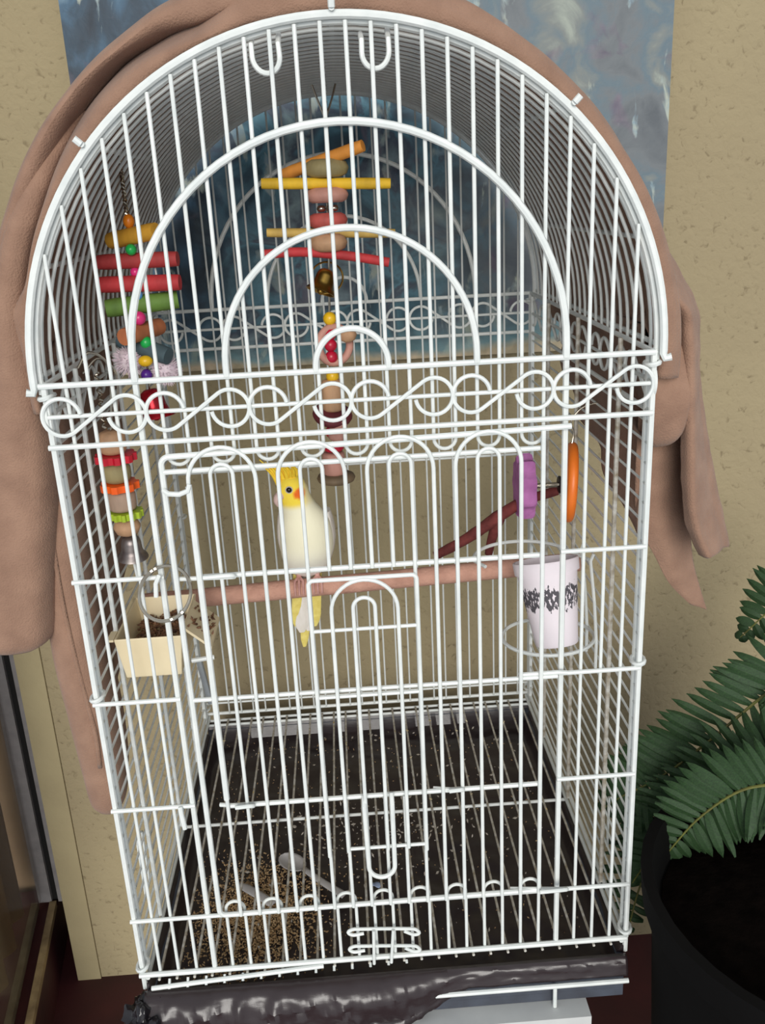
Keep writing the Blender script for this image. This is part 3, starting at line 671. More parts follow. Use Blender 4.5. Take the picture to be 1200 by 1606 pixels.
def left_toy():
    y = 0.14
    t = Toy('hanging_log_toy', (-0.181, y, 0.5), 'hanging toy of thick coloured logs with lilac pompom and red bell')
    x = -0.1806
    for s_ in (0, PI): t.wire('chain', [(-0.1815+0.0012*math.cos(i*1.3+s_), y+0.0012*math.sin(i*1.3+s_), 0.7310-0.0013*i) for i in range(42)], 0.0010, M_STEEL)
    t.wire('core_wire', [(x, y, 0.678), (x-0.0005, y, 0.545)], 0.0011, M_STEEL)
    t.wire('core_wire', [(-0.1655, y+0.004, 0.672), (-0.1625, y+0.004, 0.60)], 0.0009, M_WIRE)
    t.bead((x, y, 0.6765), 0.0050, P_ORG, k=(1, 1, 1.2))
    t.log('log', (-0.2010, y+0.012, 0.6610), (-0.1560, y-0.014, 0.6680), 0.0072, W_AMBER)
    t.bead((x, y-0.006, 0.6535), 0.0048, P_GRN)
    t.log('log', (-0.2120, y+0.004, 0.6440), (-0.1425, y-0.004, 0.6440), 0.0066, W_BRICK)
    t.bead((x, y, 0.6345), 0.0045, P_PNK)
    t.log('log', (-0.2140, y, 0.6255), (-0.1425, y-0.006, 0.6245), 0.0070, W_RED)
    t.bead((x, y-0.004, 0.6155), 0.0045, P_BLU)
    t.log('log', (-0.2090, y-0.004, 0.6055), (-0.1480, y+0.006, 0.6090), 0.0080, W_GREEN)
    t.bead((x, y-0.010, 0.5965), 0.0060, P_PNK)
    t.log('log', (-0.1920, y-0.026, 0.5830), (-0.1700, y+0.020, 0.5850), 0.0078, W_RUST)
    t.bead((x+0.003, y-0.008, 0.5750), 0.0055, P_GRN)
    t.log('log', (-0.2030, y+0.008, 0.5770), (-0.1590, y-0.012, 0.5625), 0.0080, W_SLATE)
    # pompom: a fluffy ball of radiating yarn ends
    mb = MB(); rnd = random.Random(3)
    for c, r in ((Vector((-0.1955, y, 0.5590)), 0.0155), (Vector((-0.1655, y, 0.5490)), 0.0150)):
        mb.ball(tuple(c-t.L), r*0.72, 16, 10)
        for k in range(420):
            d = Vector((rnd.gauss(0, 1), rnd.gauss(0, 1), rnd.gauss(0, 1))).normalized(); q = c+d*r*rnd.uniform(0.9, 1.12)
            a = c+d*r*0.6; s_ = d.orthogonal().normalized()*0.0010; s2 = d.cross(s_)
            mb.add([a+s_-t.L, a-s_*0.5+s2*0.86-t.L, a-s_*0.5-s2*0.86-t.L, q-t.L], [(0, 1, 3), (1, 2, 3), (2, 0, 3)])
    o = mb.obj('pompom', mat('lilac_white_yarn', (232, 216, 222), (214, 196, 206), rough=0.95, scale=200, sheen=0.3), t.r); o['label'] = 'fluffy lilac white pompom'
    t.bead((-0.1795, y-0.012, 0.5595), 0.0055, P_YEL, k=(1.2, 1, 0.9))
    t.bead((-0.1805, y-0.010, 0.5470), 0.0052, P_PUR)
    t.wire('core_wire', [(-0.1805, y-0.006, 0.545), (-0.1810, y-0.004, 0.532)], 0.0009, M_STEEL)
    t.bell((-0.1810, y-0.004, 0.5330), (-0.15, 0.1, 1), 1.15, M_REDBELL)
left_toy()
def lower_left_toy():
    y = 0.07
    t = Toy('hanging_spool_toy', (-0.203, y, 0.39), 'hanging toy of bare wood spools with red, orange and lime gears at left')
    t.wire('hook_wire', catmull([(-0.222, y, 0.566), (-0.212, y, 0.578), (-0.199, y, 0.570), (-0.198, y, 0.55), (-0.203, y, 0.513)], 20), 0.0012, M_STEEL)
    t.wire('hook_wire', catmull([(-0.221, y+0.008, 0.560), (-0.206, y+0.008, 0.572), (-0.193, y+0.004, 0.556), (-0.199, y, 0.514)], 20), 0.0010, M_STEEL)
    t.wire('chain', [(-0.207+0.0016*math.cos(i*1.3), y-0.004+0.0016*math.sin(i*1.3), 0.562-0.0012*i) for i in range(40)], 0.0010, M_STEEL)
    def gear(c, r, h, m, n):
        P = []
        for k in range(n*6):
            a = 2*PI*k/(n*6); rr = r*(1.0 if (k % 6) < 3 else 0.86); P.append((rr*math.cos(a), rr*math.sin(a)))
        V = [Vector((p[0], p[1], -h/2))+Vector(c)-t.L for p in P]+[Vector((p[0], p[1], h/2))+Vector(c)-t.L for p in P]; q = len(P)
        F = [tuple(range(q))[::-1], tuple(range(q, 2*q))]+[(i, (i+1) % q, q+(i+1) % q, q+i) for i in range(q)]
        MB().add(V, F).obj('gear', m, t.r)
    x = -0.2035
    t.disc('spool', (x, y, 0.5025), 0.0110, 0.0195, W_TAN, e=0.2); gear((x+0.001, y, 0.4895), 0.0176, 0.0062, P_GRED, 9)
    t.disc('spool', (x, y, 0.4765), 0.0118, 0.0185, W_OLIVE, e=0.3); gear((x+0.001, y, 0.4645), 0.0165, 0.0060, P_GORG, 7)
    t.disc('spool', (x+0.001, y, 0.4515), 0.0118, 0.0185, W_GREY, e=0.2); gear((x+0.0025, y, 0.4390), 0.0150, 0.0058, P_GLIM, 12)
    t.disc('spool', (x+0.002, y, 0.4275), 0.0115, 0.0170, W_TAN, e=0.45)
    t.bell((x+0.0035, y, 0.4185), (0.05, -0.1, 1), 0.92, M_PEWTER)
    t.wire('core_wire', [(x+0.003, y, 0.4000), (x+0.0045, y, 0.378)], 0.0013, M_WIRE)
lower_left_toy()

# ------------------------------------------------------------------ right side things, feeder, cup
def right_things():
    r = empty('mineral_block', (0.187, 0.28, 0.337)); tag(r, 'purple scalloped mineral chew block fixed to the right back bars', 'chew block')
    mb = MB(); n = 48; rows = []
    for dx, k in ((-0.0095, 0.78), (-0.009, 0.90), (-0.005, 1.0), (0.006, 1.0), (0.009, 0.93)):
        rows.append([(dx, k*0.026*(1+0.09*math.cos(9*2*PI*i/n))*math.cos(2*PI*i/n), 0.036+k*0.035*(1+0.09*math.cos(9*2*PI*i/n))*math.sin(2*PI*i/n)) for i in range(n)])
    mb.grid(rows, closed=True).add(rows[0], [tuple(range(n))]).add(rows[-1], [tuple(range(n))[::-1]])
    mb.obj('block', mat('purple_mineral', (206, 132, 196), (184, 110, 174), rough=0.85, scale=60, bump=0.7, bscale=120), r)
    MB().tube([(0.008, 0, 0.036), (0.0405, 0, 0.036)], 0.003).obj('bolt', M_STEEL, r); MB().lathe(disc_prof(0.010, 0.003), (0.0395, 0, 0.036), (1, 0, 0), 16).obj('wing_nut', mat('black_screw_plastic', (34, 32, 32), rough=0.5), r)
    o = empty('ring_toy', (0.205, 0.150, 0.383)); tag(o, 'orange plastic ring hanging at the right side above the foam cup', 'bird toy')
    mb = MB(); seg = 48
    mb.tube([(0.0062*math.cos(2*PI*i/seg)+0.002*math.sin(2*PI*i/seg), 0.033*math.cos(2*PI*i/seg), 0.034+0.034*math.sin(2*PI*i/seg)) for i in range(seg)], 0.0050, 12, closed=True)
    mb.obj('ring', mat('orange_ring_plastic', (246, 130, 44), (234, 116, 36), rough=0.4, scale=30), o)
    MB().tube(catmull([(0, 0, 0.067), (0.003, 0.002, 0.082), (0.0, 0.001, 0.094), (0.010, 0.002, 0.106), (0.025, 0.003, 0.110)], 16), 0.0009, 6).obj('hook_wire', M_STEEL, o)
    # wire holder
    h = empty('wire_cup_holder', (0.182, 0.128, 0.262)); tag(h, 'white wire ring holder on the right side bars around the foam cup', 'cup holder')
    HL = Vector(h.location); mb = MB()
    mb.tube([Vector((0.1800+0.0455*math.cos(2*PI*i/40), 0.1270+0.040*math.sin(2*PI*i/40), 0.2650))-HL for i in range(40)], 0.0019, 7, closed=True)
    mb.obj('lower_ring', M_WIRE, h)
    MB().tube([Vector((0.2255, 0.150, 0.3350))-HL]+[Vector((0.163+0.050*math.cos(PI*(0.08+0.92*i/24)), 0.166+0.046*math.sin(PI*(0.08+0.92*i/24)), 0.3350))-HL for i in range(25)]+[Vector((0.122, 0.150, 0.3345))-HL], 0.0019, 7).obj('upper_ring', M_WIRE, h)
    for yy in (0.11, 0.145):
        MB().tube([Vector((0.224, yy, 0.236))-HL, Vector((0.224, yy, 0.265))-HL, Vector((0.2245, yy+0.012, 0.300))-HL, Vector((0.2245, yy+0.03, 0.337))-HL, Vector((0.2275, yy+0.03, 0.345))-HL], 0.0017, 7).obj('bracket', M_WIRE, h)
    # foam cup
    mcup = bpy.data.materials.new('foam_cup_with_print'); mcup.use_nodes = True; nt = mcup.node_tree; N = nt.nodes; L = nt.links; b = N['Principled BSDF']
    tc = N.new('ShaderNodeTexCoord'); sep = N.new('ShaderNodeSeparateXYZ'); L.new(tc.outputs['Object'], sep.inputs[0])
    no = N.new('ShaderNodeTexNoise'); no.inputs['Scale'].default_value = 430; no.inputs['Detail'].default_value = 2
    mp = N.new('ShaderNodeMapping'); mp.inputs['Scale'].default_value = (1, 1, 0.45); L.new(tc.outputs['Object'], mp.inputs[0]); L.new(mp.outputs[0], no.inputs['Vector'])
    def mth(op, a, b_):
        q = N.new('ShaderNodeMath'); q.operation = op
        for k, v in enumerate((a, b_)):
            if hasattr(v, 'links'): L.new(v, q.inputs[k])
            else: q.inputs[k].default_value = v
        return q.outputs[0]
    dz = mth('ABSOLUTE', mth('SUBTRACT', sep.outputs['Z'], 0.0480), 0.0)
    inb = mth('LESS_THAN', dz, mth('MULTIPLY', mth('SUBTRACT', no.outputs['Fac'], 0.24), 0.032))
    spk = mth('GREATER_THAN', no.outputs['Fac'], 0.44)
    mx = N.new('ShaderNodeMix'); mx.data_type = 'RGBA'; L.new(mth('MULTIPLY', inb, spk), mx.inputs[0])
    mx.inputs[6].default_value = (*lin((240, 230, 236)), 1); mx.inputs[7].default_value = (*lin((84, 80, 86)), 1)
    L.new(mx.outputs[2], b.inputs['Base Color']); b.inputs['Roughness'].default_value = 0.7
    c = empty('foam_cup', (0.1835, 0.103, 0.2685)); tag(c, 'white foam cup with a dark printed band standing in the wire holder', 'cup')
    hgt = 0.083; prof = [(0, 0), (0.0195, 0), (0.0205, 0.001)]+[(0.0205+0.0085*t/12, 0.001+(hgt-0.013)*t/12) for t in range(1, 13)]+[(0.0312, hgt-0.0118), (0.0316, hgt-0.006), (0.0318, hgt-0.001), (0.0312, hgt), (0.0295, hgt), (0.0290, hgt-0.006), (0.019, 0.004), (0, 0.004)]
    o = MB().lathe(prof, (0, 0, 0), (0, 0, 1), 40).obj('cup_body', mcup, c)
    c.rotation_euler = (math.radians(-17), math.radians(-5), 0)
    # cream feeder box
    f = empty('seed_feeder', (-0.191, 0.09, 0.292)); tag(f, 'cream plastic seed feeder box hooked inside the left bars', 'feeder')
    mcr = mat('cream_plastic', (236, 220, 184), (224, 206, 168), rough=0.45, scale=20)
    xa, xb, ya, yb, h_ = -0.0300, 0.0290, -0.046, 0.045, 0.0405
    t_ = 0.002; s_ = 0.005
    out0 = [(xa+s_, ya+s_, 0), (xb-s_, ya+s_, 0), (xb-s_, yb-s_, 0), (xa+s_, yb-s_, 0)]; out1 = [(xa, ya, h_), (xb, ya, h_), (xb, yb, h_), (xa, yb, h_)]
    in1 = [(xa+t_, ya+t_, h_), (xb-t_, ya+t_, h_), (xb-t_, yb-t_, h_), (xa+t_, yb-t_, h_)]; in0 = [(xa+s_+t_, ya+s_+t_, t_), (xb-s_-t_, ya+s_+t_, t_), (xb-s_-t_, yb-s_-t_, t_), (xa+s_+t_, yb-s_-t_, t_)]
    F = [(3, 2, 1, 0)]
    for lv in range(3):
        for k in range(4): F.append((lv*4+k, lv*4+(k+1) % 4, lv*4+4+(k+1) % 4, lv*4+4+k))
    F.append((12, 13, 14, 15))
    bo = MB().add(out0+out1+in1+in0, F).obj('box', mcr, f, smooth=False)
    bv = bo.modifiers.new('soft', 'BEVEL'); bv.width = 0.0018; bv.segments = 2
    MB().box((xa-0.006, ya, h_-0.002), (xa-0.0002, ya+0.018, h_)).obj('hook_tab', mcr, f, smooth=False)
    # chute lip on the right
    V = [(xb, -0.03, h_), (xb+0.022, -0.03, h_-0.020), (xb+0.022, 0.03, h_-0.020), (xb, 0.03, h_), (xb, -0.03, h_-0.003), (xb+0.022, -0.03, h_-0.023), (xb+0.022, 0.03, h_-0.023), (xb, 0.03, h_-0.003)]
    MB().add(V, [(0,1,2,3),(7,6,5,4),(0,4,5,1),(1,5,6,2),(2,6,7,3),(3,7,4,0)]).obj('chute_lip', mcr, f, smooth=False)
    MB().tube([(xb+0.004, -0.036, h_-0.030), (xb+0.024, -0.034, h_-0.029)], 0.0022).obj('support_wire', M_WIRE, f)
    MB().tube([(xb+0.010, -0.034, h_-0.030), (xb+0.016, -0.034, h_-0.075)], 0.003).obj('support_wire', mat('grey_spring_steel', (160, 164, 166), (140, 144, 148), rough=0.4, metal=0.6), f)
    rnd = random.Random(5); mb = MB()
    for k in range(420):
        p = Vector((rnd.uniform(xa+0.008, xb-0.008), rnd.uniform(ya+0.010, yb-0.010), 0.0)); p.z = 0.018+0.010*noise.noise(p*40)+rnd.uniform(0, 0.004)
        seedling(mb, p+Vector(f.location), rnd, 0.0036)
    for k in range(40):
        u = rnd.uniform(0.1, 0.95); seedling(mb, Vector((xb+0.022*u, rnd.uniform(-0.026, 0.026), h_-0.020*u+0.0015))+Vector(f.location), rnd, 0.0030)
    o = mb.obj('bird_seed', mat('mixed_brown_seed', (146, 104, 72), (70, 46, 34), rough=0.7, scale=120)); tag(o, 'dark brown seed filling the cream feeder box', 'bird seed', kind='stuff')
def seedling(mb, p, rnd, s_):
    d = Vector((rnd.gauss(0, 1), rnd.gauss(0, 1), rnd.gauss(0, 0.5))).normalized(); u = d.orthogonal().normalized(); v = d.cross(u)
    mb.add([p-d*s_, p+u*s_*.45, p+v*s_*.45, p-u*s_*.45, p-v*s_*.45, p+d*s_], [(0,2,1),(0,3,2),(0,4,3),(0,1,4),(5,1,2),(5,2,3),(5,3,4),(5,4,1)])
right_things()

def floor_litter():
    rnd = random.Random(11)
    ztop = -0.0255
    mb = MB()
    for k in range(4600):
        x = rnd.gauss(-0.135, 0.032); y = abs(rnd.gauss(0.085, 0.038))+0.012
        if not (-0.205 < x < 0.2 and y < 0.42): continue
        seedling(mb, Vector((x, y, ztop+rnd.uniform(-0.001, 0.003))), rnd, rnd.uniform(0.0012, 0.0023))
    for k in range(700):
        x = rnd.uniform(-0.2, 0.2); y = rnd.uniform(0.02, 0.43)
        if rnd.random() < 0.55: x = -0.2+0.26*rnd.random()**1.3
        seedling(mb, Vector((x, y, ztop+rnd.uniform(-0.001, 0.002))), rnd, rnd.uniform(0.0008, 0.0017))
    o = mb.obj('spilled_seed', mat('pale_spilled_seed', (200, 172, 130), (158, 122, 82), rough=0.8, scale=300)); tag(o, 'pale spilled seed and husks scattered over the black bag', 'bird seed', kind='stuff')
    # white down, droppings clinging round the grate wires: tiny flakes
    mb = MB()
    for k in range(420):
        a = rnd.random()
        if a < 0.6: x = rnd.gauss(0.0, 0.06); y = rnd.gauss(0.225, 0.035)
        else: x = rnd.uniform(-0.2, 0.2); y = rnd.uniform(0.05, 0.43)
        if not (-0.21 < x < 0.21 and 0.02 < y < 0.44): continue
        seedling(mb, Vector((x, y, ztop+0.001+rnd.uniform(0, 0.003))), rnd, rnd.uniform(0.001, 0.0034))
    o = mb.obj('feather_fluff', mat('greyish_down', (198, 190, 180), (150, 140, 124), rough=0.9, scale=200)); tag(o, 'bits of white down and droppings lying on the black bag', 'feather fluff', kind='stuff')
    # yellow leaf scraps clinging to the grate wires
    mb = MB()
    for k in range(60):
        kx = rnd.randrange(27); x = -0.2145+kx*0.0165; y = 0.20+0.22*rnd.random()
        seedling(mb, Vector((x, y, 0.0034)), rnd, rnd.uniform(0.0013, 0.0028))
    o = mb.obj('dried_droppings', mat('olive_droppings', (150, 128, 76), (196, 186, 158), rough=0.9, scale=200)); tag(o, 'dried specks stuck along the floor grate wires', 'droppings', kind='stuff')
    mk = mat('milky_plastic', (206, 202, 200), (190, 186, 186), rough=0.35, scale=40, alpha=0.85)
    # plastic spoon
    sp = empty('plastic_spoon', (-0.085, 0.155, -0.0215)); tag(sp, 'clear white plastic spoon lying on the tray right of the spilled seed', 'spoon')
    sp.rotation_euler = (0, 0, math.atan2(0.106-0.152, 0.0455))
    rows = []
    for i in range(9):
        t = i/8; a = PI*t; rows.append([(-0.019+0.019*(-math.cos(a)), 0.0128*math.sin(a)*(q/4-1), 0.0035-0.004*math.sin(a)*(1-(q/4-1)**2)) for q in range(9)])
    o = MB().grid(rows).obj('bowl', mk, sp); md = o.modifiers.new('thick', 'SOLIDIFY'); md.thickness = 0.0009
    rows = []
    for i in range(10):
        x = -0.001+0.066*i/9; w_ = 0.0032+0.0016*i/9; rows.append([(x, w_*q, 0.0034-0.0015*math.sin(PI*i/9)+0.0009*(1-abs(q))) for q in (-1, -0.6, 0, 0.6, 1)])
    o = MB().grid(rows).obj('handle', mk, sp); md = o.modifiers.new('thick', 'SOLIDIFY'); md.thickness = 0.0009
    rows = []
    for i in range(12):
        t = i/11; w_ = 0.0052*min(1, math.sqrt(max(0.02, t))*2.2)*(1 if t < .92 else 0.8); rows.append([(-0.027+0.054*t, w_*q, 0.001+0.0012*(1-abs(q))+0.001*math.sin(PI*t)) for q in (-1, -0.6, 0, 0.6, 1)])
    o = MB().grid(rows).obj('spoon_handle', mk); o.location = (-0.136, 0.124, -0.0215); o.rotation_euler = (0, 0, math.atan2(-0.033, 0.038)); o.modifiers.new('thick', 'SOLIDIFY').thickness = 0.0009
    tag(o, 'broken off white plastic handle lying in the spilled seed', 'spoon handle')
    rows = [[(0.010*(i/5-0.5), 0.007*(q/3-0.5)+0.001*math.sin(i), 0.0012*math.sin(i*1.3+q)) for q in range(4)] for i in range(6)]
    o = MB().grid(rows).obj('paper_scrap', mat('pale_blue_paper', (170, 186, 214), (150, 166, 200), rough=0.7, scale=60)); o.location = (-0.006, 0.127, -0.0225); o.modifiers.new('thick', 'SOLIDIFY').thickness = 0.0005
    tag(o, 'small pale blue paper scrap on the black bag below the slide handle', 'paper scrap')
floor_litter()

def split_ring():
    r = empty('binder_ring', (-0.158, -0.014, 0.379)); tag(r, 'hinged silver binder ring clipped round the left door bars', 'ring')
    c = Vector((0, 0, 0.0195)); R_ = 0.0196
    P = [c+Vector((R_*math.cos(2*PI*i/40), 0.010*math.sin(2*PI*i/40+0.4), R_*math.sin(2*PI*i/40))) for i in range(40)]
    MB().tube(P, 0.00145, 8, closed=True).obj('loop', M_STEEL, r)
    for i in (12, 13, 31, 34): MB().tube([P[i], P[(i+1) % 40].lerp(P[i], 0.4)], 0.0024, 8).obj('hinge_knuckle', M_STEEL, r)
split_ring()

# ------------------------------------------------------------------ blanket
def blanket():
    mb = MB()
    def nz(*a): return noise.noise(Vector(a))
    def sm(a, b_, x): t = max(0, min(1, (x-a)/(b_-a))); return t*t*(3-2*t)
    # 1 main drape over the vault, with a rolled front hem; on the left a second layer folds over it behind a deep crease
    rows = []
    na = 190
    for i in range(na+1):
        a = 186-192*i/na   # degrees from left shoulder to right
        if a > 95: k = 1.08
        elif a > 60: k = 1.08+(0.55-1.08)*((95-a)/35)
        elif a > 35: k = 0.55+(0.40-0.55)*((60-a)/25)
        else: k = 0.40+(0.62-0.40)*((35-a)/41)
        c = sm(170, 160, a)*sm(98, 125, a)                 # crease strength
        q = 0.020+0.011*sm(165, 128, a)-0.016*sm(125, 100, a)     # where the crease lies between rim and outline
        k *= 1-0.80*sm(158, 178, a)
        pts = [(0.050, 0.0075), (0.030, 0.0075), (0.0215, 0.0095), (0.0205+0.006*c, 0.6*q/k if c > 0 else 0.016), (0.024+0.034*c, q/k*0.96 if c > 0 else 0.022), (0.024+0.012*c, q/k+0.003 if c > 0 else 0.026), (0.029, 0.0345), (0.046, 0.0395), (0.066, 0.036), (0.09, 0.025), (0.13, 0.016), (0.18, 0.013), (0.24, 0.013), (0.30, 0.013), (0.36, 0.012), (0.41, 0.011), (0.445, 0.010)]
        if c <= 0: pts[3] = (0.0205, 0.016); pts[4] = (0.022, 0.023); pts[5] = (0.0245, 0.029)
        else:
            for n_, d0 in ((3, (0.0205, 0.016)), (4, (0.022, 0.023)), (5, (0.0245, 0.029))):
                pts[n_] = (d0[0]+(pts[n_][0]-d0[0])*min(1, c*2), d0[1]+(pts[n_][1]-d0[1])*min(1, c*2))
        pr = catmull([(p, r_, 0) for p, r_ in pts], 80)
        row = []
        for j, p in enumerate(pr):
            dr = 0.0075+(p.y-0.0075)*(k if p.x < 0.14 else 1.0)
            s_ = max(0, min(1, (p.x-0.02)/0.05))
            dr += 0.0045*max(-0.6, nz(a*0.05, p.x*14, 0.3))*s_ + 0.003*nz(a*0.12, p.x*30, 2.0)*s_ + 0.0016*nz(a*0.09, j*0.12, 4)
            dr = max(dr, 0.0065)
            R_ = H+dr; y = p.x+0.004*nz(a*0.05, 1.0, p.x*3)
            row.append((R_*math.cos(math.radians(a)), max(y, 0.016), CZ+R_*math.sin(math.radians(a))))
        rows.append(row)
    mb.grid(rows)
    # 2 left sheet hanging beside the cage, seen through the side wires
    rows = []
    for i in range(41):
        row = []
        for j in range(51):
            v = j/50; y = 0.050+0.30*v
            zb = 0.20+0.19*v**1.1; u = i/40; z = 0.575+(zb-0.575)*u
            x = -0.2455-0.012*math.sin(PI*min(1, u*1.1))*(0.7+0.3*math.sin(v*8+1.0)) - 0.008*u-0.005*nz(v*5, u*2, 4.0)-0.005*u*math.sin(v*14)
            row.append((x, y, z))
        rows.append(row)
    mb.grid(rows)
    def roll(secs, ny, capz, amp=1.0):
        S = []
        for z, xi, xo, y0, d in secs:
            w_ = xi-xo; m_ = (xi+xo)/2
            S.append([(xi-0.10*w_, y0+d*1.7, z+0.012), (xi, y0+d*0.75, z+0.002), (xi-0.10*w_, y0+0.16*d, z), (xi-0.35*w_, y0-0.03*d, z), (xo+0.35*w_, y0-0.03*d, z), (xo+0.10*w_, y0+0.16*d, z), (xo, y0+d*0.75, z+0.002), (xo+0.10*w_, y0+d*1.7, z+0.010), (m_, y0+d*2.0, z+0.014)])
        R_ = loft(S, 44, ny)
        for row in R_:
            for j, p in enumerate(row): row[j] = p+Vector((0.0025*amp*nz(p.x*18, p.z*8, 1), 0.0035*amp*nz(p.x*26, p.z*9, 5), 0))
        last = R_[-1]; c = sum(last, Vector((0, 0, 0)))/len(last)
        mb.grid(R_); mb.grid([last, [p.lerp(c, 0.5)+Vector((0, 0, -0.003)) for p in last], [c+Vector((0, 0, -0.004))]*len(last)])
    # 3 left front fold hanging outwards, from the shoulder of the vault down
    roll([(0.765, -0.176, -0.182, 0.060, 0.012), (0.745, -0.190, -0.200, 0.050, 0.018), (0.720, -0.204, -0.2215, 0.037, 0.026), (0.690, -0.219, -0.2430, 0.028, 0.030), (0.655, -0.234, -0.2570, 0.025, 0.032), (0.615, -0.2435, -0.2690, 0.024, 0.034), (0.56, -0.2435, -0.2800, 0.024, 0.035), (0.50, -0.2465, -0.300, 0.026, 0.038), (0.455, -0.2535, -0.322, 0.028, 0.04), (0.39, -0.2655, -0.338, 0.028, 0.04), (0.350, -0.2720, -0.343, 0.029, 0.04), (0.336, -0.2765, -0.341, 0.032, 0.037), (0.3295, -0.286, -0.333, 0.040, 0.028)], 60, 0.32)
    # 4 left rear fold hanging lower, close to the cage
    roll([(0.58, -0.2430, -0.262, 0.062, 0.03), (0.50, -0.2440, -0.268, 0.060, 0.032), (0.42, -0.2430, -0.276, 0.056, 0.034), (0.33, -0.2420, -0.2825, 0.055, 0.036), (0.25, -0.2410, -0.2795, 0.055, 0.036), (0.185, -0.2405, -0.2765, 0.055, 0.034), (0.155, -0.2420, -0.2740, 0.057, 0.030), (0.1440, -0.2470, -0.2680, 0.062, 0.022)], 44, 0.14)
    # 5 right sheet beside the cage seen through the side wires
    rows = []
    for i in range(31):
        row = []
        for j in range(41):
            v = j/40; y = 0.075+0.29*v; zb = 0.385+0.10*v; u = i/30; z = 0.575+(zb-0.575)*u
            x = 0.2445+0.012*math.sin(PI*min(1, u*1.1))*(0.6+0.4*math.sin(v*11))+0.008*u*(0.5+0.5*math.sin(v*15+0.5))+0.004*nz(v*7, u*3, 8)
            row.append((x, y, z))
        rows.append(row)
    mb.grid(rows)
    # 6 right bulging roll below the hem
    S = []
    for x, kk in ((0.2415, 0.90), (0.248, 1.0), (0.257, 1.0), (0.2645, 0.94), (0.2695, 0.78), (0.2712, 0.45)):
        zc = 0.5285-0.12*(x-0.2415); h_ = 0.050*kk
        S.append([(x, 0.110, zc+h_*0.9), (x, 0.080, zc+h_*1.1), (x, 0.050, zc+h_*0.95), (x, 0.036, zc+h_*0.45), (x, 0.033, zc-h_*0.3), (x, 0.040, zc-h_*0.85), (x, 0.060, zc-h_), (x, 0.10, zc-h_*0.8), (x, 0.13, zc-h_*0.3)])
    R_ = loft(S, 40, 22)
    for row in R_:
        for j, p in enumerate(row): row[j] = p+Vector((0.0015*nz(p.z*30, p.y*20, 2), 0.0025*nz(p.z*40, p.x*60, 3), 0))
    mb.grid(R_); mb.grid([R_[-1], [Vector((0.2718, 0.08, 0.525))]*len(R_[-1])])
    # 7 right outer flap with a rolled hem, flaring backwards
    hem = [(0.2360, 0.026, 0.6230), (0.2440, 0.028, 0.6080), (0.2593, 0.033, 0.5940), (0.2669, 0.035, 0.5785), (0.2700, 0.035, 0.5324), (0.2750, 0.035, 0.4788), (0.2800, 0.035, 0.4227), (0.2880, 0.036, 0.3960), (0.2972, 0.038, 0.3779)]
    outer = [(0.2500, 0.070, 0.6480), (0.2620, 0.075, 0.6310), (0.2720, 0.080, 0.6130), (0.2858, 0.080, 0.5874), (0.2889, 0.080, 0.5554), (0.2980, 0.080, 0.4999), (0.3150, 0.080, 0.4310), (0.3240, 0.080, 0.4000), (0.3300, 0.080, 0.3765)]
    back = [(0.2420, 0.120, 0.645), (0.2540, 0.140, 0.625), (0.2660, 0.155, 0.600), (0.2750, 0.165, 0.575), (0.2780, 0.170, 0.540), (0.2850, 0.170, 0.490), (0.2980, 0.170, 0.435), (0.3060, 0.170, 0.412), (0.3110, 0.170, 0.400)]
    lip = [(Vector(h_)+Vector((0.0050, 0.0010, 0.0))) for h_ in hem]; lip0 = [(Vector(h_)+Vector((-0.0020, 0.010, -0.001))) for h_ in hem]
    R_ = loft([lip0, hem, lip, [Vector(a).lerp(Vector(b_), 0.5)+Vector((0.002, -0.003, 0)) for a, b_ in zip(lip, outer)], outer, back], 70, 40)
    for row in R_:
        for j, p in enumerate(row): row[j] = p+Vector((0.0014*nz(p.x*60, p.y*40, p.z*60), 0.0018*nz(p.z*70, 2, p.y*30), 0))
    mb.grid(R_)
    # 8 right inner tail hanging to a point
    S = [[(0.246, 0.080, 0.500), (0.262, 0.078, 0.495), (0.282, 0.088, 0.492), (0.297, 0.104, 0.488)],
         [(0.246, 0.082, 0.440), (0.264, 0.080, 0.436), (0.284, 0.090, 0.434), (0.302, 0.104, 0.432)],
         [(0.252, 0.088, 0.395), (0.272, 0.084, 0.388), (0.290, 0.092, 0.386), (0.306, 0.104, 0.384)],
         [(0.270, 0.092, 0.362), (0.284, 0.090, 0.354), (0.298, 0.095, 0.350), (0.311, 0.103, 0.347)],
         [(0.286, 0.095, 0.332), (0.297, 0.094, 0.326), (0.309, 0.098, 0.322), (0.320, 0.102, 0.317)],
         [(0.309, 0.098, 0.306), (0.314, 0.098, 0.303), (0.320, 0.099, 0.300), (0.327, 0.101, 0.296)]]
    mb.grid(loft(S, 26, 34))
    o = mb.obj('blanket', M_BLANKET)
    md = o.modifiers.new('thick', 'SOLIDIFY'); md.thickness = 0.0035; md.offset = 0
    tag(o, 'beige fleece blanket draped over the arched cage top and hanging down both sides', 'blanket')
blanket()

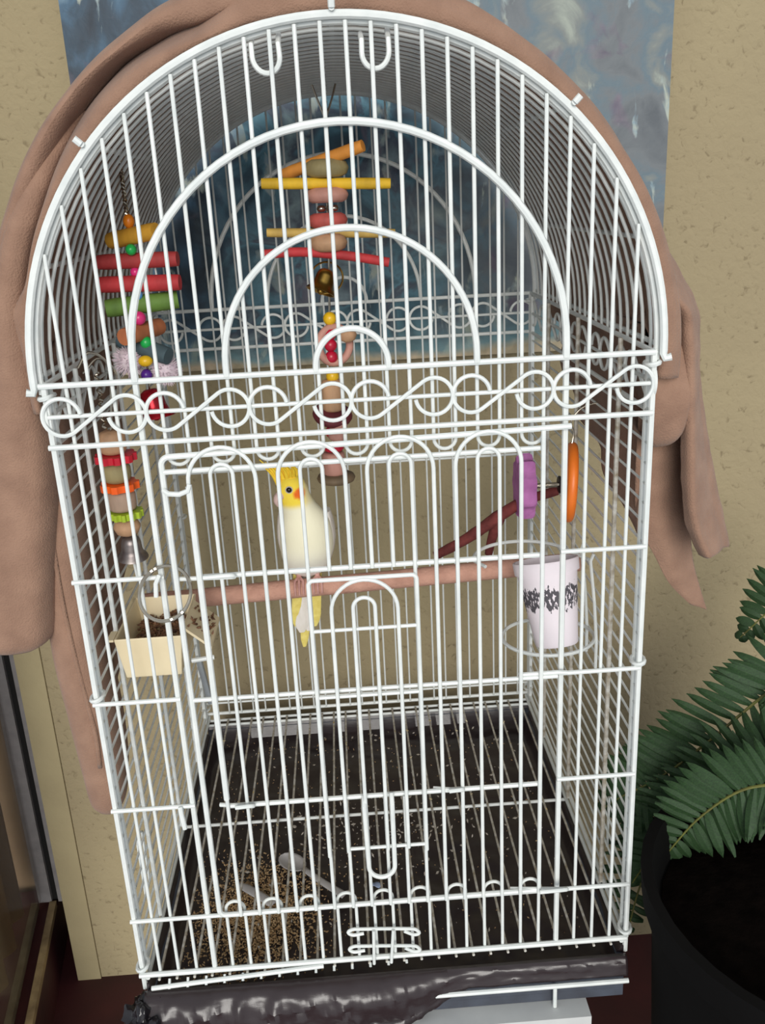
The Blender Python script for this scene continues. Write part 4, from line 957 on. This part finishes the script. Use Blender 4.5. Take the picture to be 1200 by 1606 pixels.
# ------------------------------------------------------------------ fern in an added black pot
def fern():
    p = empty('stand_in_pot', (0.402, -0.058, -0.52)); tag(p, 'tall black planter added right of the cage in place of a dark lens blur, holding the fern', 'plant pot')  # pot added to stand in for a dark patch over the lens
    mp_ = mat('stand_in_pot_black', (12, 11, 11), (9, 8, 8), rough=0.85, scale=20, spec=0.12)
    MB().lathe([(0, 0), (0.135, 0), (0.160, 0.57), (0.162, 0.588), (0.170, 0.588), (0.172, 0.618), (0.162, 0.618), (0.157, 0.600), (0.154, 0.575), (0, 0.575)], (0, 0, 0), (0, 0, 1), 40).obj('pot_body', mp_, p)
    MB().lathe([(0.152, 0.577), (0.10, 0.586), (0.05, 0.592), (0, 0.595)], (0, 0, 0), (0, 0, 1), 30).obj('soil', mat('dark_potting_soil', (18, 14, 12), (10, 8, 7), rough=1.0, spec=0.0, scale=60, bump=0.8, bscale=120), p)
    f = empty('fern', (0.44, 0.0, 0.074)); tag(f, 'green sword fern with long fronds reaching towards the cage corner', 'fern')
    FL = Vector(f.location)
    ml = mat('fern_leaf_green', (44, 74, 36), (28, 52, 25), rough=0.65, scale=30, bump=0.2, bscale=200)
    mr = mat('fern_rachis', (112, 116, 52), (88, 84, 40), rough=0.6, scale=60)
    # one leaflet along +X, unit length, a slightly curled blade with thickness
    V = []; n = 7
    for i in range(n+1):
        t = i/n; w_ = 0.082*(math.sin(PI*min(1, 0.08+t*0.92))**0.6)*(1 if t < 1 else 0.1); zc = -0.10*t*t
        V += [(t, -w_, zc-0.02), (t, 0, zc+0.012), (t, w_, zc-0.02)]
    F = []
    for i in range(n):
        a = i*3; F += [(a, a+3, a+4, a+1), (a+1, a+4, a+5, a+2)]
    k = len(V); V += [(x, y, z-0.022) for x, y, z in V]; F += [tuple(k+q for q in f_)[::-1] for f_ in F]
    leaf = MB().add(V, F).mesh('leaflet', ml)
    rnd = random.Random(4)
    fronds = [([(0.445, 0.03, 0.074), (0.462, 0.09, 0.170), (0.435, 0.122, 0.205), (0.404, 0.122, 0.184), (0.348, 0.120, 0.134), (0.303, 0.122, 0.095), (0.262, 0.130, 0.066), (0.246, 0.150, 0.035)], 0.057, 42, (0.0, -0.70, 0.75)),
              ([(0.44, 0.0, 0.074), (0.405, 0.045, 0.150), (0.365, 0.075, 0.140), (0.325, 0.090, 0.085), (0.290, 0.095, 0.025), (0.268, 0.098, -0.02)], 0.052, 28, (0.05, -0.7, 0.7)),
              ([(0.46, 0.03, 0.074), (0.500, 0.13, 0.200), (0.490, 0.18, 0.255), (0.455, 0.20, 0.250), (0.415, 0.21, 0.205)], 0.050, 24, (0.0, -0.7, 0.7)),
              ([(0.43, -0.02, 0.074), (0.395, 0.0, 0.150), (0.350, 0.02, 0.150), (0.310, 0.035, 0.110), (0.275, 0.045, 0.050)], 0.048, 26, (0.05, -0.75, 0.65)),
              ([(0.43, 0.02, 0.074), (0.375, 0.07, 0.125), (0.315, 0.098, 0.075), (0.283, 0.106, -0.02), (0.270, 0.112, -0.10)], 0.048, 17, (-0.3, -0.85, 0.4)),
              ([(0.44, 0.03, 0.074), (0.385, 0.12, 0.100), (0.325, 0.165, 0.02), (0.292, 0.18, -0.09), (0.280, 0.19, -0.20)], 0.050, 13, (-0.3, -0.85, 0.4))]
    for P, ln, nl, up in fronds:
        C_ = catmull(P, 80); C_ = [c-FL for c in C_]
        fr = MB().tube(C_, [0.0022-0.000018*i for i in range(81)], 6).obj('frond', mr, f)
        upv = Vector(up).normalized()
        for i in range(nl):
            t = 0.16+0.83*i/(nl-1); q = t*80; a = min(int(q), 79); c = C_[a].lerp(C_[a+1], q-a); tg = (C_[a+1]-C_[a]).normalized()
            side = tg.cross(upv).normalized(); nn = side.cross(tg).normalized()
            L_ = ln*min(1, 0.35+t*2.2)*min(1, (1.04-t)*3.2)
            for s_ in (-1, 1):
                d = (side*s_*0.90+tg*0.38+nn*rnd.uniform(-0.05, 0.22)).normalized()
                yv = nn.cross(d).normalized(); zv = d.cross(yv)
                M_ = Matrix((d, yv, zv)).transposed().to_4x4()
                tw = Matrix.Rotation(rnd.uniform(-0.35, 0.35), 4, 'X')
                o = bpy.data.objects.new('leaflet', leaf); link(o, fr)
                S_ = Matrix.Diagonal((L_*rnd.uniform(0.92, 1.05), 0.064, 0.055, 1))
                o.matrix_local = Matrix.Translation(c) @ M_ @ tw @ S_
fern()
